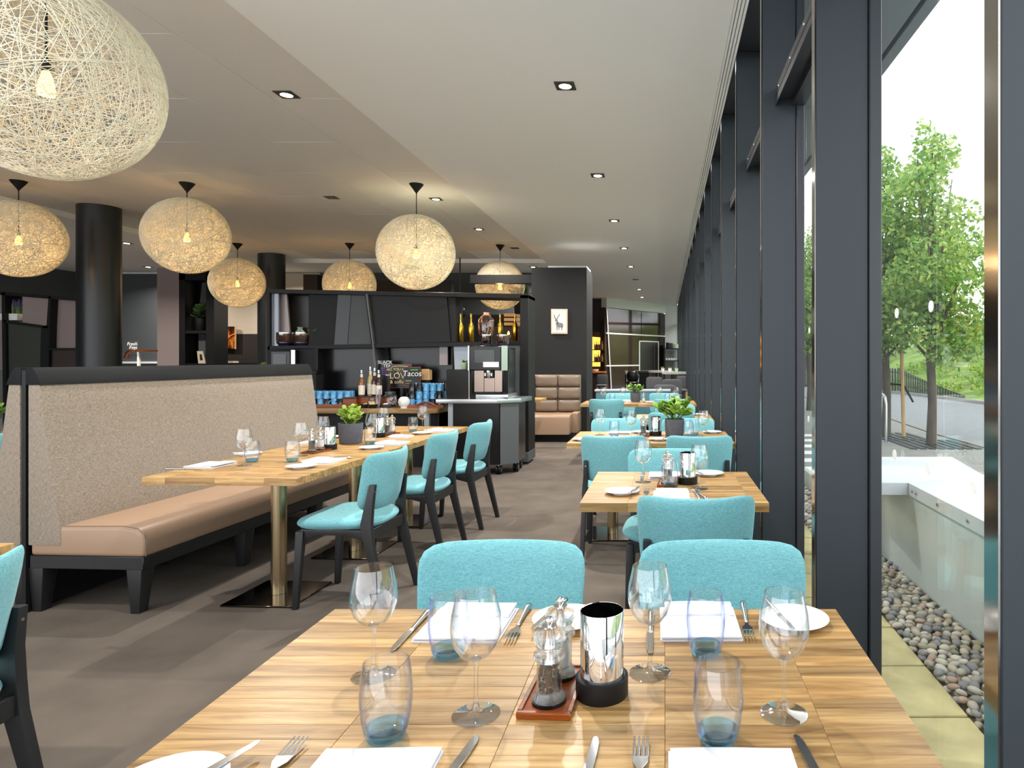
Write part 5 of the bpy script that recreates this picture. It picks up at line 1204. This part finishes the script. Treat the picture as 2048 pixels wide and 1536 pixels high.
hf = small_pot('dark green hanging fern behind the end pendant lamp', PX(1040,628,12.5), 2.4, m_black, m_dkleaf, 1.2, 44, .8, 14)

# ================================================================ FAR END OF THE ROOM
AX, AY, BX_, BY_ = -1.98, 22.0, .02, 25.0
ang = math.atan2(BY_-AY, BX_-AX); LEN = math.hypot(BX_-AX, BY_-AY)
fw = struct('wall_3', None, None, (AX, AY, 0), (0,0,ang)); fw['label'] = 'polished brown panelled wall with pale joints at the far end'
link('core', bx(0, LEN, .05, .25, 0, 3.10, m_brownpanel), fw)
def fx(px):   # distance along the wall of a photo column
    k = (px - VX)/F; dx, dy = BX_-AX, BY_-AY
    return (k*AY - AX)/(dx - k*dy)*LEN
ex0, ex1, ex2, ex3 = .02, fx(1278), fx(1317), LEN
zrow = [0, .30, 1.10, 2.05, 3.08]
for z0, z1 in ((0,.28),(.32,1.10),(1.14,2.20),(2.25,3.08)):
    lean = lambda z: .32*(1 - z/3.1)
    for (a, b) in (((ex0,ex1),) if z1 < 2.2 else ((ex0, (ex1+ex2)/2-.5), ((ex1+ex2)/2-.46, ex3))):
        link('gloss_panel', MB().prism([(a + (lean(z0) if a == ex0 else 0), z0),(b,z0),(b,z1),(a + (lean(z1) if a == ex0 else 0), z1)], 'y', .0, .05).mesh('panel', m_brownpanel), fw)
link('gloss_panel', bx(ex0+.1, ex3, .02, .05, 1.95, 2.22, m_brownpanel), fw); link('gloss_panel', bx(ex2+.06, ex3, .0, .05, 0, 2.2, m_brownpanel), fw)
for z in (.30, 1.12, 2.225): link('pale_joint', bx(ex0, ex1 if z < 2 else ex3, -.006, .05, z-.022, z+.022, m_white), fw)
link('edge_joint', MB().prism([(.30,0),(.34,0),(.06,3.1),(.02,3.1)], 'y', -.008, .02).mesh('edge', m_white), fw)
link('top_coving', bx(0, LEN, -.03, .2, 3.10, ZC, m_white), fw)
dr = struct('door_1', None, None, (AX, AY, 0), (0,0,ang)); dr['label'] = 'dark door with pale frame in the brown wall'
link('door_leaf', bx(ex1+.04, ex2-.04, -.01, .05, 0, 1.98, M('dark_door', srgb(40,34,33), .3)), dr); link('frame', MB().box(ex1, ex1+.04, -.02,.05,0,2.02).box(ex2-.04, ex2, -.02,.05,0,2.02).box(ex1, ex2, -.02,.05,1.98,2.02).mesh('frame', m_white), dr); link('glazing_line', bx(ex2-.28, ex2-.26, -.014, .0, 0, 1.98, m_grey), dr)
we = struct('wall_end', bx(.02, .60, BY_, BY_+.2, 0, ZC, m_white)); 
ea = struct('wall_4', bx(-8, AX, 22.3, 22.5, 0, ZC, M('bar_dark_brown', srgb(44,34,30), .3))); ea['label'] = 'dark bar wall beside the brown panels'
link('copper_line', bx(-2.6, AX, 22.24, 22.3, 2.23, 2.26, m_copper), ea)
# bar
ba = thing('back_bar', 'amber backlit bar shelves seen past the charcoal wall', 'bar', (0,0,0)); YB = 21.9
link('backlight_panel', MB().prism([(XX(1180,YB), ZZ(733,YB)),(XX(1208,YB),ZZ(733,YB)),(XX(1203,YB),ZZ(675,YB)),(XX(1180,YB),ZZ(673,YB))], 'y', YB+.25, YB+.29).mesh('light', m_amber), ba)
for py in (699, 723): link('shelf', rect_px(1178,py,1208,py+1.6,YB,.22,m_blackwood), ba)
rg = random.Random(3)
for py in (699, 723):
    for i in range(5):
        t = thing('liquor_bottle', '%s bottle from the wall on the %s amber bar shelf' % (ORD[i], 'upper' if py == 699 else 'lower'), 'bottle', (XX(1189+i*3.6,YB), YB+.12, ZZ(py,YB)), 0, 'bottles on the amber bar shelves'); s = rg.uniform(.8,1.1); t.scale = (.9,.9,s); link('glass', cached(('liq', i % 2), lambda: MB().lathe([(0,0),(.035,0),(.035,.17),(.012,.22),(.012,.29),(0,.29)], 14).mesh('glass', m_colasyr if i % 2 else m_amberglass)), t); link('cap', cached('liqc', lambda: MB().lathe([(0,.285),(.014,.285),(.014,.31),(0,.31)], 10).mesh('cap', m_black)), t)
bc = thing('bar_counter', 'orange wooden bar counter at the far end', 'counter', (0,0,0)); link('top', rect_px(1150,743,1210,746,21.0,.5,M('orange_top', srgb(206,116,52), .3)), bc); link('front', rect_px(1150,746,1206,800,21.1,.3,M('dark_bar_front', srgb(46,34,30), .4)), bc); link('white_dish', MB().lathe([(0,0),(.1,0),(.13,.07),(.12,.07),(.09,.01),(0,.01)], 18).mesh('dish', m_china), bc, (XX(1190,21.2), 21.2, ZZ(742.8,21.0)))  # counter top has one plain orange colour
m_greyuph = M('grey_upholstery', srgb(84,84,88), .8)
def stool(label, px, d, py_top, w=.42, rz=0, hback=.34):
    z1 = ZZ(py_top, d); zs = z1 - hback
    t = thing('bar_stool', label, 'stool', (XX(px,d), d, 0), rz, 'grey bar stools with beech legs')
    link('backrest', MB().pad(w, hback, .06, 7, 28).mesh('back', m_greyuph), t, (0,.17,zs+hback/2)); link('seat', MB().pad(w, .42, .09, 6, 28).xf(Matrix.Rotation(R(90),4,'X')).mesh('seat', m_greyuph), t, (0,0,zs+.0))
    for sx in (-1,1):
        for sy in (-1,1): link('leg', MB().bar([(sx*(w/2-.02), sy*.17, 0),(sx*(w/2-.05), sy*.15, zs)], [.02,.024], [.02,.024]).mesh('leg', m_lightwood, .003), t)
    for sy in (-1,1): link('foot_rail', bx(-w/2+.03, w/2-.03, sy*.165-.012, sy*.165+.012, .28, .32, m_lightwood), t)
stool('grey bar stool with beech legs at the orange bar', 1203, 20.0, 749, .34)
stool('grey bar stool at the round high table, left of the post', 1308, 16.0, 754, .40); stool('broad grey bar stool in front of the round high table', 1344, 13.5, 759, .42); stool('grey low stool nearest the teal chairs at the far end', 1330, 12.2, 770, .42, hback=.30); stool('grey bar stool partly hidden behind the high table post', 1360, 15.5, 752, .4)
def high_table(label, px, py, d, r):
    z = ZZ(py, d); t = thing('high_table', label, 'table', (XX(px,d), d, 0)); link('top', MB().lathe([(0,z-.05),(r,z-.05),(r,z),(0,z)], 40).mesh('top', M('pale_laminate_'+str(px), srgb(190,186,180), .3)), t); link('column', MB().lathe([(0,.02),(.07,.02),(.07,z-.05),(0,z-.05)], 20).mesh('column', m_greyuph), t); link('base', MB().lathe([(0,0),(.3,0),(.3,.015),(.08,.03),(0,.03)], 30).mesh('base', m_steel), t); return t
H1 = high_table('big round pale high table by the window fins', 1348, 743.5, 14.5, .27); H2 = high_table('second pale high table behind the potted succulents', 1322, 741, 17.5, .34)
for lb, px in (('small white pot of succulents, left one on the high table', 1325.5), ('small white pot of succulents, middle one on the high table', 1340), ('small mint pot at the fin side of the high table', 1353)):
    small_pot(lb, (XX(px,14.5), 14.5, ZZ(743.5,14.5)), .78, m_white if px < 1350 else m_mint, m_jade, .4, 22, .35, int(px))
pm_ = thing('dark_armchair', 'black round backed chair in front of the brown wall', 'chair', (XX(1265,19.0), 19.0, 0)); link('shell', MB().pad(.36,.30,.10,3,28).mesh('shell', m_blackgloss), pm_, (0,.1,.84)); link('seat', MB().pad(.40,.40,.09,4,28).xf(Matrix.Rotation(R(90),4,'X')).mesh('seat', m_blackgloss), pm_, (0,-.05,.66)); 
for s in (-1,1): link('leg', bx(-.015,.015,-.015,.015,0,.66,m_steel), pm_, (s*.17,-.15,0)); link('leg', bx(-.015,.015,-.015,.015,0,.9,m_steel), pm_, (s*.17,.12,0))
H3 = thing('black_high_table', 'grey topped high table next to the black chair', 'table', (XX(1284,19.6), 19.6, 0)); link('top', bx(-.22,.25,-.2,.2,.95,1.0,m_grey), H3); link('body', bx(-.18,.22,-.16,.16,0,.95,m_black), H3)
lc = thing('candle_cup', 'cream candle cup before the brown wall', 'candle', (XX(1252,19.5), 19.5, 0)); link('stand', MB().lathe([(0,0),(.12,0),(.03,.03),(.03,.88),(.1,.9),(0,.9)], 16).mesh('stand', m_black), lc); link('cup', MB().lathe([(0,.9),(.04,.9),(.045,1.0),(0,1.0)], 16).mesh('cup', m_cream), lc)
# shelf on the white end wall
es = thing('wall_shelf', 'narrow black wall shelf with jars on the white end wall', 'shelf', (0,0,0)); DE = 24.6
for py in (697, 721): link('shelf_board', rect_px(1328,py,1357,py+1.6,DE-.15,.5,m_black), es)
link('upright', rect_px(1328,690,1330,790,DE-.1,.4,m_black), es); link('upright', rect_px(1356,697,1357,790,DE-.1,.4,m_black), es); link('lower_cabinet', rect_px(1330,736,1357,800,DE-.1,.4,m_greyuph), es)
for i, (px, mt, r, h) in enumerate(((1335,m_dark,.06,.22),(1342,m_grey,.07,.2),(1351,m_mint,.12,.16))): canister(('dark canister','grey canister','mint canister')[i]+' on the top board of the end wall shelf', (XX(px,DE), DE, ZZ(697,DE)), r, h, mt)
for i in range(5):
    t = thing('teapot', '%s white teapot along the end wall shelf' % ORD[i], 'teapot', (XX(1333+i*5,DE), DE, ZZ(721,DE)), 0, 'white teapots on the end wall shelf'); link('pot', cached('tpot', lambda: MB().lathe([(0,0),(.03,0),(.045,.03),(.042,.07),(.02,.09),(0,.1)], 16).mesh('pot', m_china, ang=60)), t); link('handle', cached('tpoth', lambda: MB().tube([(.04,0,.07),(.065,0,.06),(.06,0,.03),(.04,0,.025)], .005, 6).mesh('handle', m_china)), t)
# low teal banquette behind the far table
lb_ = thing('low_banquette', 'low blue leather bench with pale ledge behind the far tables', 'bench', (0,0,0)); YQ = 10.6
link('back', bx(-1.12, .05, YQ, YQ+.14, .42, .82, M('blue_leather', srgb(76,116,128), .35), .02, 'b', 2), lb_); link('ledge', bx(-1.14, .10, YQ-.01, YQ+.2, .82, .85, M('pale_ledge', srgb(170,180,184), .4), .004), lb_); link('seat', bx(-1.12, .05, YQ-.45, YQ, .30, .44, M('blue_leather_seat', srgb(70,108,120), .35), .02, 'b', 2), lb_); link('plinth', bx(-1.10, .04, YQ-.38, YQ+.1, 0, .30, m_black), lb_)
